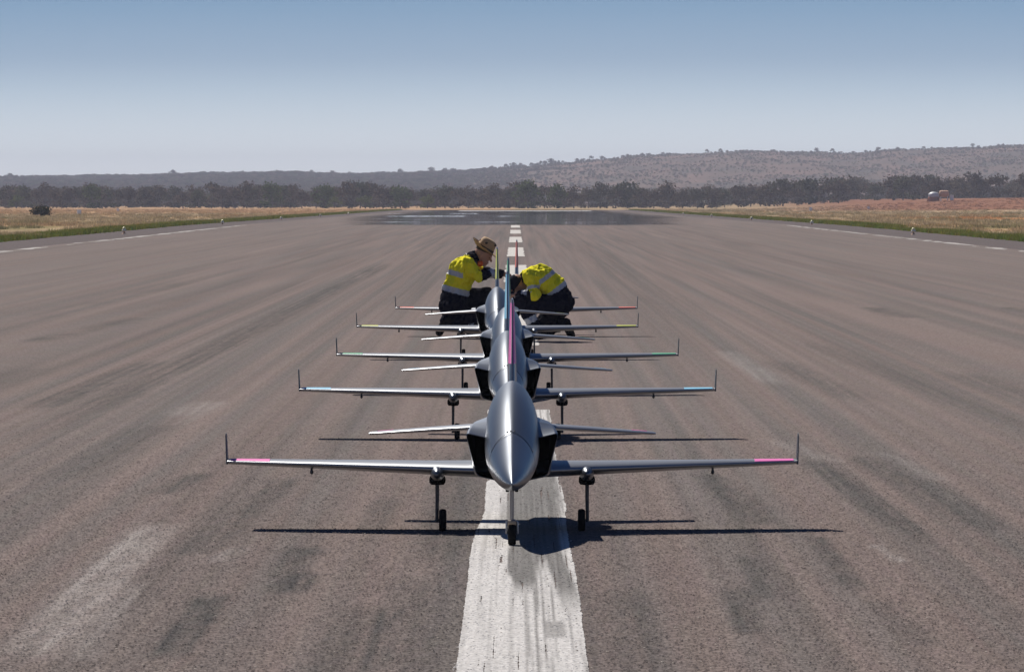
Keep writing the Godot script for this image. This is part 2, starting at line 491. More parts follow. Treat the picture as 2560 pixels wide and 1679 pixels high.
	for side in [-1.0, 1.0]:
		part("knob", lathe(Vector3(side * 0.014, 0.262, 1.28), Vector3(side, 0, 0), [[0, 0.008], [0.012, 0.009], [0.016, 0.006]], 10), M.rubber, nose)
		part("fork_arm", tube([Vector3(side * 0.006, 0.120, 1.25), Vector3(side * 0.025, 0.112, 1.25), Vector3(side * 0.026, 0.055, 1.245)], [0.006, 0.006, 0.005], 8), M.silver, nose)
	part("mudguard", lathe(Vector3(0, 0.108, 1.262), Vector3(1, 0, 0), [[-0.019, 0.004], [-0.019, 0.013], [0.019, 0.013], [0.019, 0.004]], 10), M.tan, nose)
	part("tyre", lathe(Vector3(0, 0.054, 1.245), Vector3(1, 0, 0), [[-0.017, 0.03], [-0.019, 0.046], [-0.013, 0.052], [0, 0.0545], [0.013, 0.052], [0.019, 0.046], [0.017, 0.03]], 28), M.rubber, nose)
	part("wheel_hub", lathe(Vector3(0, 0.054, 1.245), Vector3(1, 0, 0), [[-0.021, 0.006], [-0.0185, 0.029], [0.0185, 0.029], [0.021, 0.006]], 16), M.strut, nose)
	return jet

# ---------------------------------------------------------------- people
# bones: [a, b, radius at a, radius at b]; a smooth union of tapered capsules meshed as surface nets
func flesh(bones: Array, cell: float, k: float, wrinkle := 0.0) -> Array:
	var lo := Vector3.INF
	var hi := -Vector3.INF
	for b in bones:
		for e in 2:
			var r: float = b[2 + e]
			lo = lo.min(b[e] - Vector3.ONE * (r + 4 * cell))
			hi = hi.max(b[e] + Vector3.ONE * (r + 4 * cell))
	var nx := int((hi.x - lo.x) / cell) + 2
	var ny := int((hi.y - lo.y) / cell) + 2
	var nz := int((hi.z - lo.z) / cell) + 2
	var d := PackedFloat32Array()
	d.resize(nx * ny * nz)
	d.fill(1.0)
	for b in bones:
		var a: Vector3 = b[0]
		var ab: Vector3 = b[1] - a
		var l2 := maxf(ab.length_squared(), 1e-9)
		var reach: float = maxf(b[2], b[3]) + 2.5 * cell + k
		var p0: Vector3 = ((a.min(b[1]) - Vector3.ONE * reach - lo) / cell).floor().max(Vector3.ZERO)
		var p1: Vector3 = ((a.max(b[1]) + Vector3.ONE * reach - lo) / cell).ceil().min(Vector3(nx - 1, ny - 1, nz - 1))
		for iz in range(int(p0.z), int(p1.z) + 1):
			for iy in range(int(p0.y), int(p1.y) + 1):
				for ix in range(int(p0.x), int(p1.x) + 1):
					var p := lo + Vector3(ix, iy, iz) * cell - a
					var t := clampf(p.dot(ab) / l2, 0.0, 1.0)
					var q: float = (p - ab * t).length() - lerpf(b[2], b[3], t)
					var at := ix + nx * (iy + ny * iz)
					var o := d[at]
					var h := maxf(k - absf(q - o), 0.0) / k
					d[at] = minf(q, o) - h * h * k * 0.25
	var v := PackedVector3Array()
	var own := {}
	var sx := 1
	var sy := nx
	var sz := nx * ny
	var corner := [0, sx, sy, sx + sy, sz, sx + sz, sy + sz, sx + sy + sz]
	for iz in nz - 1:
		for iy in ny - 1:
			for ix in nx - 1:
				var at := ix + nx * (iy + ny * iz)
				var d0 := d[at]
				if absf(d0) > 2.0 * cell: continue
				var inside := 0
				for c in corner:
					if d[at + c] < 0.0: inside += 1
				if inside == 0 or inside == 8: continue
				var sum := Vector3.ZERO
				var n := 0
				for e in 12:
					var i0: int = [0, 2, 4, 6, 0, 1, 4, 5, 0, 1, 2, 3][e]
					var i1: int = [1, 3, 5, 7, 2, 3, 6, 7, 4, 5, 6, 7][e]
					var f0 := d[at + corner[i0]]
					var f1 := d[at + corner[i1]]
					if (f0 < 0.0) == (f1 < 0.0): continue
					var t := f0 / (f0 - f1)
					sum += Vector3(i0 & 1, (i0 >> 1) & 1, i0 >> 2).lerp(Vector3(i1 & 1, (i1 >> 1) & 1, i1 >> 2), t)
					n += 1
				own[at] = v.size()
				v.append(lo + (Vector3(ix, iy, iz) + sum / n) * cell)
	var idx := PackedInt32Array()
	for at in own:
		for axis in 3:
			var step: int = [sx, sy, sz][axis]
			var u: int = [sy, sz, sx][axis]
			var w: int = [sz, sx, sy][axis]
			if (d[at] < 0.0) == (d[at + step] < 0.0): continue
			if not (own.has(at - u) and own.has(at - w) and own.has(at - u - w)): continue
			var q := [own[at], own[at - u], own[at - u - w], own[at - w]]
			if d[at] < 0.0: idx.append_array([q[0], q[2], q[1], q[0], q[3], q[2]])
			else: idx.append_array([q[0], q[1], q[2], q[0], q[2], q[3]])
	if wrinkle > 0.0:
		for i in v.size():
			var p := v[i]
			v[i] += Vector3(noise.get_noise_3d(p.x * 230.0, p.y * 110.0, p.z * 200.0), noise.get_noise_3d(p.y * 260.0, p.x * 120.0 + 50.0, p.z * 160.0), noise.get_noise_3d(p.z * 220.0, p.y * 150.0, p.x * 260.0 + 90.0)) * wrinkle
	return [v, idx]

func join(pieces: Array) -> Array:
	var v := PackedVector3Array()
	var idx := PackedInt32Array()
	for p in pieces:
		var at := v.size()
		v.append_array(p[0])
		for i in p[1]: idx.append(i + at)
	return [v, idx]

# Splits a mesh by what choose() says of each triangle's middle
func cut_up(m: Array, choose: Callable) -> Dictionary:
	var out := {}
	var map := {}
	for t in range(0, m[1].size(), 3):
		var mid: Vector3 = (m[0][m[1][t]] + m[0][m[1][t + 1]] + m[0][m[1][t + 2]]) / 3.0
		var key: String = choose.call(mid)
		if not out.has(key):
			out[key] = [PackedVector3Array(), PackedInt32Array()]
			map[key] = {}
		for k in 3:
			var i: int = m[1][t + k]
			if not map[key].has(i):
				map[key][i] = out[key][0].size()
				out[key][0].append(m[0][i])
			out[key][1].append(map[key][i])
	return out

func along(p: Vector3, a: Vector3, b: Vector3) -> Array:   # [distance from the bone, share of its length]
	var ab := b - a
	var t := clampf((p - a).dot(ab) / ab.length_squared(), 0.0, 1.0)
	return [(p - a - ab * t).length(), t]

func hand_bones(wrist: Vector3, to: Vector3, palm_down: Vector3, curl: float, mirror: float) -> Array:
	var f := (to - wrist).normalized()
	var side := f.cross(palm_down).normalized() * mirror
	var down := side.cross(f).normalized() * mirror
	if down.dot(palm_down) < 0.0: down = -down
	var b := []
	var palm := wrist + f * 0.085
	b.append([wrist - f * 0.03, wrist + f * 0.02, 0.027, 0.026])
	for k in 4:
		var off := side * (0.030 - 0.020 * k)
		var long: float = [0.070, 0.078, 0.073, 0.057][k]
		var root := palm + off
		b.append([wrist + f * 0.015 + off * 0.6, root, 0.015, 0.012])
		var mid := root + (f * cos(curl) + down * sin(curl)) * long * 0.55
		var tip := mid + (f * cos(curl * 2.1) + down * sin(curl * 2.1)) * long * 0.5
		b.append([root, mid, 0.0098, 0.009])
		b.append([mid, tip, 0.009, 0.0076])
	var troot := wrist + f * 0.03 + side * 0.034
	var tmid := troot + (f * 0.7 + side * 0.55 + down * 0.35).normalized() * 0.042
	b.append([wrist + f * 0.02 + side * 0.012, troot, 0.017, 0.014])
	b.append([troot, tmid, 0.0125, 0.0105])
	b.append([tmid, tmid + (f * 0.9 + down * 0.4).normalized() * 0.032, 0.0105, 0.0085])
	return b

func head_bones(c: Vector3, up: Vector3, face: Vector3) -> Array:
	var side := up.cross(face).normalized()
	var b := [
		[c + up * 0.035 - face * 0.018, c + up * 0.035 - face * 0.018, 0.084, 0.084],
		[c + up * 0.025 + face * 0.022, c + up * 0.02 + face * 0.022, 0.076, 0.076],
		[c - up * 0.045 + face * 0.035, c - up * 0.085 + face * 0.052, 0.055, 0.030],
		[c - up * 0.05 + face * 0.0, c - up * 0.06 + face * 0.02, 0.055, 0.05],
		[c + up * 0.012 + face * 0.092, c - up * 0.026 + face * 0.116, 0.010, 0.0135],   # nose
		[c - up * 0.060 + face * 0.086 - side * 0.015, c - up * 0.060 + face * 0.086 + side * 0.015, 0.0085, 0.0085],   # lips
		[c + up * 0.026 + face * 0.090 - side * 0.042, c + up * 0.026 + face * 0.090 + side * 0.042, 0.011, 0.011],     # brow
	]
	for s in [-1.0, 1.0]:
		b.append([c + side * s * 0.078 + up * 0.018 - face * 0.005, c + side * s * 0.078 - up * 0.02 - face * 0.002, 0.013, 0.010])
	return b

func mesh_of(m: Array) -> ArrayMesh:
	return solid(m[0], m[1], PackedColorArray(), false)

func inflated(bones: Array, by: float) -> Array:
	var out := []
	for b in bones: out.append([b[0], b[1], b[2] + by, b[3] + by])
	return out

func eyes(head: Vector3, up: Vector3, face: Vector3, body: Node) -> void:
	var side := up.cross(face).normalized()
	for s in [-1.0, 1.0]:
		part("eye", ellipsoid(head + face * 0.086 + up * 0.006 + side * s * 0.031, Vector3(0.011, 0.011, 0.011), 10, 6), M.eye, body)

func make_person(called_label: String, at: Vector3, j: Dictionary, choose_shirt: Callable, choose_legs: Callable) -> Node3D:
	var p := thing("person", called_label, "person", at)
	var arms := []
	for a in [j.near_arm, j.far_arm]:
		arms.append([a[0], a[1], 0.052, 0.042])
		arms.append([a[1], a[2], 0.042, 0.031])
	var trunk := [
		[j.pelvis, j.waist, 0.145, 0.130], [j.waist, j.chest, 0.130, 0.145], [j.chest, j.neck, 0.135, 0.075],
		[j.near_arm[0], j.far_arm[0], 0.072, 0.072], [j.pelvis + Vector3(0, 0, 0.075), j.pelvis - Vector3(0, 0, 0.075), 0.125, 0.125],
		[j.chest + Vector3(0, -0.02, 0.08), j.chest + Vector3(0, -0.02, -0.08), 0.115, 0.115],
	]
	var legs := []
	var boots := []
	for l in [j.near_leg, j.far_leg]:
		legs.append([l[0], l[1], 0.112, 0.074])
		legs.append([l[1], l[2], 0.072, 0.050])
		boots.append([l[2] + (l[1] - l[2]).normalized() * 0.10, l[2], 0.058, 0.052])
		boots.append([l[2], l[3], 0.050, 0.042])
		boots.append([l[2] + (l[2] - l[3]).normalized() * 0.035 + l[4] * 0.03, l[3] + l[4] * 0.012, 0.040, 0.036])
	var neck := [[j.neck - (j.head - j.neck) * 0.2, j.head - j.up * 0.05, 0.058, 0.052]]
	var whole := inflated(trunk, -0.022) + inflated(arms, -0.012) + inflated(legs, -0.014) + neck
	var hands := []
	for h in j.hands: hands.append(flesh(hand_bones(h[0], h[1], h[2], h[3], h[4]), 0.0045, 0.006))
	var body := part("body", mesh_of(join([flesh(whole, 0.014, 0.04), flesh(head_bones(j.head, j.up, j.face) + neck, 0.005, 0.022)] + hands)), M.skin, p)
	eyes(j.head, j.up, j.face, body)
	var sleeves := []
	for a in [j.near_arm, j.far_arm]:
		var cuff: Vector3 = a[1].lerp(a[2], 0.97)
		sleeves.append([a[0], a[1], 0.070, 0.058])
		sleeves.append([a[1], cuff, 0.057, 0.043])
	var shirt := cut_up(flesh(inflated(trunk.slice(1), 0.012) + sleeves + [[j.pelvis.lerp(j.waist, 0.35), j.waist, 0.158, 0.145]], 0.011, 0.035, 0.034), choose_shirt)
	var cloth := part("shirt", mesh_of(shirt["yellow"]), M.hi_vis, p)
	for key in shirt:
		if key != "yellow": part(key.get_slice(" ", 0), mesh_of(shirt[key]), M.tape if key.begins_with("reflective") else M.navy, cloth)
	var trousers := cut_up(flesh(inflated(legs, 0.014) + [[j.pelvis, j.pelvis.lerp(j.waist, 0.3), 0.165, 0.15], [j.pelvis + Vector3(0, 0, 0.075), j.pelvis - Vector3(0, 0, 0.075), 0.138, 0.138]], 0.012, 0.04, 0.034), choose_legs)
	var pants := part("trousers", mesh_of(trousers["navy"]), M.navy, p)
	if trousers.has("tape"): part("reflective_tape", mesh_of(trousers["tape"]), M.tape, pants)
	for s in 2:
		part("boot", mesh_of(flesh(boots.slice(s * 3, s * 3 + 3), 0.009, 0.02)), M.boot, p)
	return p

# ---------------------------------------------------------------- plants
func leaf_cloud(r: RandomNumberGenerator, lobes: Array, count: int, leaf: float, base: Color, vary: float) -> ArrayMesh:
	var v := PackedVector3Array()
	var n := PackedVector3Array()
	var c := PackedColorArray()
	var total := 0.0
	for l in lobes: total += l[1].x * l[1].y * l[1].z
	for l in lobes:
		var share := int(count * l[1].x * l[1].y * l[1].z / total) + 6
		for k in share:
			var d := Vector3(r.randfn(), r.randfn(), r.randfn()).normalized() * pow(r.randf(), 0.45)
			var at: Vector3 = l[0] + d * l[1]
			var e := Basis(Vector3(r.randfn(), r.randfn(), r.randfn()).normalized(), r.randf() * TAU)
			var s := leaf * r.randf_range(0.6, 1.35)
			var col := base * r.randf_range(1.0 - vary, 1.0 + vary)
			col = mixc(col, Color(col.r * 1.25, col.g * 0.95, col.b * 0.8), r.randf() * 0.6)
			col.a = 1.0
			var q := [at + e * Vector3(-s, 0, -s * 0.45), at + e * Vector3(-s * 0.1, s * 0.18, s * 0.55), at + e * Vector3(s, 0.0, s * 0.1), at + e * Vector3(0.1 * s, -s * 0.12, -s * 0.6)]
			for t in [0, 1, 2, 0, 2, 3]:
				v.append(q[t])
				c.append(col)
			for t in 2:
				var a: Vector3 = q[0]
				var m: Vector3 = (q[t + 2] - a).cross(q[t + 1] - a).normalized()
				for w in 3: n.append(m)
	var arr := []
	arr.resize(Mesh.ARRAY_MAX)
	arr[Mesh.ARRAY_VERTEX] = v
	arr[Mesh.ARRAY_NORMAL] = n
	arr[Mesh.ARRAY_COLOR] = c
	var m := ArrayMesh.new()
	m.add_surface_from_arrays(Mesh.PRIMITIVE_TRIANGLES, arr)
	return m

# A scrub tree about 5.5 m tall: [trunk with limbs, crown]
func tree_shapes(seed_: int, tall: float, wide: float, base: Color, leaves := 520, leaf := 0.30) -> Array:
	var r := RandomNumberGenerator.new()
	r.seed = seed_
	var lobes := []
	var n := r.randi_range(5, 8)
	for k in n:
		var a := TAU * k / n + r.randf() * 0.8
		var out := wide * r.randf_range(0.12, 0.34)
		lobes.append([Vector3(cos(a) * out, tall * r.randf_range(0.42, 0.78), sin(a) * out), Vector3(wide * r.randf_range(0.17, 0.28), tall * r.randf_range(0.13, 0.22), wide * r.randf_range(0.17, 0.28))])
	lobes.append([Vector3(r.randf_range(-0.3, 0.3), tall * 0.80, r.randf_range(-0.3, 0.3)), Vector3(wide * 0.22, tall * 0.18, wide * 0.22)])
	for k in 3: lobes.append([Vector3(r.randf_range(-0.4, 0.4) * wide, tall * r.randf_range(0.1, 0.25), r.randf_range(-0.3, 0.3) * wide), Vector3(wide * 0.2, tall * 0.14, wide * 0.2)])
	var pieces := []
	var fork := Vector3(r.randf_range(-0.15, 0.15), tall * 0.28, 0)
	pieces.append(tube([Vector3(0, -0.2, 0), fork * 0.5, fork], [0.16, 0.13, 0.11], 7))
	for k in 4:
		var to: Vector3 = lobes[k][0]
		pieces.append(tube([fork - Vector3(0, 0.1, 0), fork.lerp(to, 0.5) + Vector3(0, 0.15, 0), to], [0.08, 0.055, 0.03], 5))
	var st := SurfaceTool.new()
	st.begin(Mesh.PRIMITIVE_TRIANGLES)
	for p in pieces: st.append_from(p, 0, Transform3D.IDENTITY)
	return [st.commit(), leaf_cloud(r, lobes, leaves, leaf, base, 0.35)]

func tuft(seed_: int, blades: int, tall: float, spread: float, base: Color) -> ArrayMesh:
	var r := RandomNumberGenerator.new()
	r.seed = seed_
	var v := PackedVector3Array()
	var n := PackedVector3Array()
	var c := PackedColorArray()
	for k in blades:
		var a := r.randf() * TAU
		var root := Vector3(cos(a), 0, sin(a)) * spread * sqrt(r.randf())
		var b := r.randf() * TAU
		var h := tall * r.randf_range(0.45, 1.1)
		var tip := root + Vector3(cos(b) * h * 0.45, h, sin(b) * h * 0.45)
		var w := Vector3(cos(b + 1.57), 0, sin(b + 1.57)) * tall * 0.07
		var col := base * r.randf_range(0.65, 1.35)
		col.a = 1.0
		for p in [root - w, tip, root + w]:
			v.append(p)
			c.append(col)
		var m := (root + w - root + w).cross(tip - root + w).normalized()
		for t in 3: n.append(m)
	var arr := []
	arr.resize(Mesh.ARRAY_MAX)
	arr[Mesh.ARRAY_VERTEX] = v
	arr[Mesh.ARRAY_NORMAL] = n
	arr[Mesh.ARRAY_COLOR] = c
	var m := ArrayMesh.new()
	m.add_surface_from_arrays(Mesh.PRIMITIVE_TRIANGLES, arr)
	return m

func spot(px: float, z: float) -> float:     # sideways place of something seen at that column of the photograph, at depth z
	return (px - 1287.5) / 15600.0 * z

# ---------------------------------------------------------------- the scene
func _ready() -> void:
	# camera: a long lens at eye height
	var cam := Camera3D.new()
	cam.name = "camera"
	cam.fov = rad_to_deg(2.0 * atan(839.5 / 15600.0))
	cam.near = 0.5
	cam.far = 20000.0
	add_child(cam)
	cam.position = Vector3(0, 1.65, 0)
	cam.rotation = Vector3(-atan(351.5 / 15600.0), atan(7.5 / 15600.0), 0)
	cam.current = true
	# sky
	var sky_keys := [[0.0, 0.86, 0.89, 0.89], [0.32, 0.77, 0.83, 0.86], [0.62, 0.60, 0.68, 0.735], [0.98, 0.405, 0.51, 0.61], [1.24, 0.285, 0.39, 0.515], [1.79, 0.178, 0.30, 0.448], [4.0, 0.090, 0.175, 0.32], [10.0, 0.044, 0.095, 0.22], [30.0, 0.019, 0.047, 0.135], [91.0, 0.011, 0.031, 0.10]]
	var rows := 2048
	var im := Image.create(16, rows, false, Image.FORMAT_RGBF)
	for y in rows:
		var e := maxf(90.0 - (y + 0.5) * 180.0 / rows, 0.0)
		var c := Color(0.86, 0.89, 0.89)
		for i in sky_keys.size() - 1:
			if e >= sky_keys[i][0] and e < sky_keys[i + 1][0]:
				var t: float = (e - sky_keys[i][0]) / (sky_keys[i + 1][0] - sky_keys[i][0])
				c = Color(lerpf(sky_keys[i][1], sky_keys[i + 1][1], t), lerpf(sky_keys[i][2], sky_keys[i + 1][2], t), lerpf(sky_keys[i][3], sky_keys[i + 1][3], t))
		for x in 16: im.set_pixel(x, y, c)
	var pano := PanoramaSkyMaterial.new()
	pano.panorama = ImageTexture.create_from_image(im)
	var sky := Sky.new()
	sky.sky_material = pano
	var env := Environment.new()
	env.background_mode = Environment.BG_SKY
	env.sky = sky
	env.tonemap_mode = Environment.TONE_MAPPER_LINEAR
	env.tonemap_exposure = 1.2
	env.fog_enabled = true
	env.fog_density = 0.00016
	env.fog_light_color = Color(0.90, 0.92, 1.0)
	env.sdfgi_enabled = true
	env.ssao_enabled = true
	env.ssil_enabled = true
	var we := WorldEnvironment.new()
	we.name = "environment"
	we.environment = env
	add_child(we)
	var sun := DirectionalLight3D.new()
	sun.name = "sun"
	sun.light_energy = 1.6
	sun.light_color = Color(1.0, 0.97, 0.93)
	sun.light_angular_distance = 0.5
	sun.shadow_enabled = true
	add_child(sun)
	sun.look_at_from_position(Vector3.ZERO, Vector3(0.44, -1.0, 0.84))

	rng.seed = 20
	noise.seed = 3
	noise.noise_type = FastNoiseLite.TYPE_SIMPLEX_SMOOTH
	noise.frequency = 0.05
	noise.fractal_octaves = 4
	patchy.seed = 9
	patchy.noise_type = FastNoiseLite.TYPE_SIMPLEX_SMOOTH
	patchy.frequency = 0.25
	patchy.fractal_octaves = 3
	fine.seed = 14
	fine.noise_type = FastNoiseLite.TYPE_SIMPLEX_SMOOTH
	fine.frequency = 0.5
	fine.fractal_octaves = 3

	make_materials()
	make_setting()
	make_markings()
	make_jets()
	make_people()
	make_trees()
	make_field_things()
	make_chips()

func cloth(c: Color) -> StandardMaterial3D:
	var m := mat(c, 0.9)
	m.metallic_specular = 0.15
	return m

func make_materials() -> void:
	M.paint = mat(Color(0.135, 0.152, 0.178), 0.33, 0.85)
	M.wing = mat(Color(0.27, 0.287, 0.312), 0.36, 0.88)
	M.hatch = mat(Color(0.118, 0.134, 0.158), 0.37, 0.85)
	M.dark = mat(Color(0.035, 0.040, 0.046), 0.45)
	M.black = cloth(Color(0.006, 0.006, 0.007))
	M.strut = mat(Color(0.05, 0.055, 0.065), 0.4, 0.5)
	M.silver = mat(Color(0.35, 0.36, 0.38), 0.35, 0.8)
	M.rubber = cloth(Color(0.014, 0.014, 0.015))
	M.tan = mat(Color(0.38, 0.30, 0.22), 0.7)
	M.skin = mat(Color(0.40, 0.215, 0.15), 0.55)
	M.eye = mat(Color(0.05, 0.04, 0.035), 0.2)
	M.hi_vis = cloth(Color(0.78, 0.71, 0.03))
	M.tape = mat(Color(0.42, 0.44, 0.48), 0.4)
	M.navy = cloth(Color(0.007, 0.008, 0.018))
	M.boot = cloth(Color(0.012, 0.011, 0.010))
	M.straw = mat(Color(0.40, 0.26, 0.135), 0.8)
	M.straw_dark = mat(Color(0.05, 0.035, 0.022), 0.8)
	M.orange = mat(Color(0.75, 0.12, 0.012), 0.45)
	var grain := grain_image(1024, 150.0, 0.74, 1.0, false)
	M.asphalt = mat(Color(1.28, 1.28, 1.28), 0.9, 0.0, true)
	M.asphalt.albedo_color = Color(1.12, 1.12, 1.12)
	M.asphalt.metallic_specular = 0.12
	M.asphalt.albedo_texture = grain
	M.asphalt.uv1_triplanar = true
	M.asphalt.uv1_world_triplanar = true
	M.asphalt.uv1_scale = Vector3(0.53, 0.53, 0.29)
	M.marking = mat(Color(1, 1, 1), 0.75, 0.0, true)
	M.marking.metallic_specular = 0.2
	M.marking.albedo_texture = grain_image(512, 70.0, 0.86, 1.0, true)
	M.marking.uv1_triplanar = true
	M.marking.uv1_world_triplanar = true
	M.marking.uv1_scale = Vector3(1.1, 1.1, 0.5)
	M.marking.transparency = BaseMaterial3D.TRANSPARENCY_ALPHA_SCISSOR
	M.marking.alpha_scissor_threshold = 0.40
	M.shimmer = mat(Color(0.10, 0.098, 0.10), 0.020)
	var plain := Image.create(4, 4, false, Image.FORMAT_RGBA8)
	plain.fill(Color(1, 1, 1, 1))
	M.shimmer.albedo_texture = ImageTexture.create_from_image(plain)
	M.shimmer.uv1_triplanar = true
	M.shimmer.vertex_color_use_as_albedo = true
	M.shimmer.transparency = BaseMaterial3D.TRANSPARENCY_ALPHA
	M.far_paint = mat(Color(0.62, 0.61, 0.60), 0.6)
	M.soil = mat(Color(1, 1, 1), 1.0, 0.0, true)
	M.soil.specular_mode = BaseMaterial3D.SPECULAR_DISABLED
	M.leaf = mat(Color(1, 1, 1), 0.9, 0.0, true)
	M.leaf.specular_mode = BaseMaterial3D.SPECULAR_DISABLED
	M.leaf.backlight_enabled = true
	M.leaf.backlight = Color(0.7, 0.7, 0.7)
	M.bark = mat(Color(0.10, 0.085, 0.075), 0.9)
	M.chip = mat(Color(1, 1, 1), 0.9, 0.0, true)
	M.chip.metallic_specular = 0.15
	M.white = mat(Color(0.86, 0.85, 0.82), 0.6)
	M.lens = mat(Color(0.8, 0.7, 0.35), 0.25)
	M.tank = mat(Color(0.52, 0.54, 0.56), 0.5)
	M.rust = mat(Color(0.34, 0.12, 0.06), 0.8)
	M.pale_orange = mat(Color(0.62, 0.34, 0.20), 0.7)

func field_color(x: float, z: float) -> Color:
	var a := noise.get_noise_2d(x * 0.9, z * 0.22)
	var b := patchy.get_noise_2d(x * 0.35 + 80.0, z * 0.05)
	var c := Color(0.37, 0.275, 0.175)
	c = mixc(c, Color(0.30, 0.235, 0.15), 0.5 + 1.2 * a)
	c = mixc(c, Color(0.41, 0.235, 0.125), 1.3 * b - 0.1)
	c = mixc(c, Color(0.19, 0.17, 0.085), 0.8 * smoothstep(0.1, 0.5, patchy.get_noise_2d(x * 0.5 - 40.0, z * 0.08 + 200.0)))
	if x < 0.0:
		c = mixc(c, Color(0.42, 0.265, 0.155), 0.7 * smoothstep(640.0, 760.0, z + 120.0 * a))
	else:
		c = mixc(c, Color(0.235, 0.122, 0.080), smoothstep(30.0, 60.0, x - (z - 900.0) * 0.03) * smoothstep(820.0, 900.0, z + 60.0 * a))
		c = mixc(c, Color(0.50, 0.36, 0.24), 0.7 * (1.0 - smoothstep(8.0, 16.0, absf(z - 815.0))) * smoothstep(30.0, 44.0, x))
		c = mixc(c, Color(0.46, 0.23, 0.10), 0.9 * (1.0 - smoothstep(18.0, 34.0, absf(z - 485.0 + 20.0 * b))) * smoothstep(26.0, 38.0, x))
	if absf(x) < 18.3 and z > 300.0 and z < 1010.0: c = Color(0.13, 0.11, 0.10)
	c *= 1.0 + 0.2 * fine.get_noise_2d(x * 2.0, z * 0.4)
	c.a = 1.0
	return c

func make_setting() -> void:
	var xs := PackedFloat32Array()
	for i in 281:
		var t := i / 140.0 - 1.0
		xs.append(620.0 * sinh(3.4 * t) / sinh(3.4))
	var zs := PackedFloat32Array()
	var z := -80.0
	while z < 2700.0:
		zs.append(z)
		z += 20.0 if z < 180.0 else 4.0 + (z - 180.0) * 0.007
	tag(part("ground", grid(xs, zs, func(x: float, d: float) -> float: return minf(ground_height(x, d), -0.03) if absf(x) < 18.5 and d < 1000.0 else ground_height(x, d), field_color), M.soil, self), "dry ochre grassland beside the runway", "", "", "structure")
	# hills
	xs = PackedFloat32Array()
	for i in 301: xs.append(lerpf(-1900.0, 1900.0, i / 300.0))
	zs = PackedFloat32Array()
	for i in 61: zs.append(lerpf(2250.0, 6600.0, i / 60.0))
	tag(part("hills", grid(xs, zs, hill_height, func(x: float, d: float) -> Color:
		var a := noise.get_noise_2d(x * 0.6, d * 0.14)
		var c := mixc(Color(0.20, 0.135, 0.110), Color(0.10, 0.09, 0.075), 0.5 + 1.3 * a)
		c.a = 1.0
		return c), M.soil, self), "low scrubby hills on the horizon", "", "", "structure")
	# runway
	xs = PackedFloat32Array()
	var x := -18.3
	while x < 18.31:
		xs.append(x)
		x += 0.035 if absf(x + 0.01) < 4.2 else 0.16
	zs = PackedFloat32Array()
	z = 14.0
	while z < SLOPE_FROM:
		zs.append(z)
		z += maxf(0.14, (z - 14.0) * 0.012 + 0.1)
	zs.append(SLOPE_FROM)
	tag(part("runway", grid(xs, zs, func(_x: float, _d: float) -> float: return 0.0, asphalt_color), M.asphalt, self), "worn reddish grey chip-seal runway", "", "", "structure")
	# the stretch beyond the crest, and the part of it where hot air over the seal mirrors the trees
	xs = PackedFloat32Array()
	for i in 74: xs.append(-18.3 + 36.6 * i / 73.0)
	zs = PackedFloat32Array()
	for i in 74: zs.append(SLOPE_FROM + 9.0 * i)
	tag(part("runway_far", grid(xs, zs, func(_x: float, d: float) -> float: return fall(d), asphalt_color), M.asphalt, self), "far end of the runway falling away from the crest", "", "", "structure")
	var v := PackedVector3Array()
	var cols := PackedColorArray()
	var idx := PackedInt32Array()
	for i in 221:
		var d := SLOPE_FROM - 2.0 + 3.0 * i
		var half := lerpf(10.5, 15.2, smoothstep(0.0, 0.5, (d - SLOPE_FROM) / 400.0))
		for k in 62:
			var sx := half * (k / 30.5 - 1.0)
			v.append(Vector3(sx, (swell(sx, d) if d >= SLOPE_FROM else 0.0) + 0.006, -d))
			var soft := 1.0 - smoothstep(0.55, 1.0, absf(sx) / half + 0.12 * noise.get_noise_2d(sx * 2.0, d * 0.9))
			cols.append(Color(1, 1, 1, soft * smoothstep(0.0, 14.0, d - SLOPE_FROM + 2.0 + 8.0 * noise.get_noise_2d(sx * 2.5, 3.0))))
			if i < 220 and k < 61:
				var at := i * 62 + k
				idx.append_array([at, at + 62, at + 63, at, at + 63, at + 1])
	tag(part("heat_shimmer", solid(v, idx, cols, false, true), M.shimmer, self), "layer of hot air over the far runway, mirroring the trees", "", "", "structure")
	# the near end behind the photographer
	tag(part("runway_near", grid(PackedFloat32Array([-18.3, 18.3]), PackedFloat32Array([-78.0, 14.0]), func(_x: float, _d: float) -> float: return 0.0, func(_x: float, _d: float) -> Color: return Color(0.15, 0.128, 0.122)), M.asphalt, self), "", "", "", "structure")

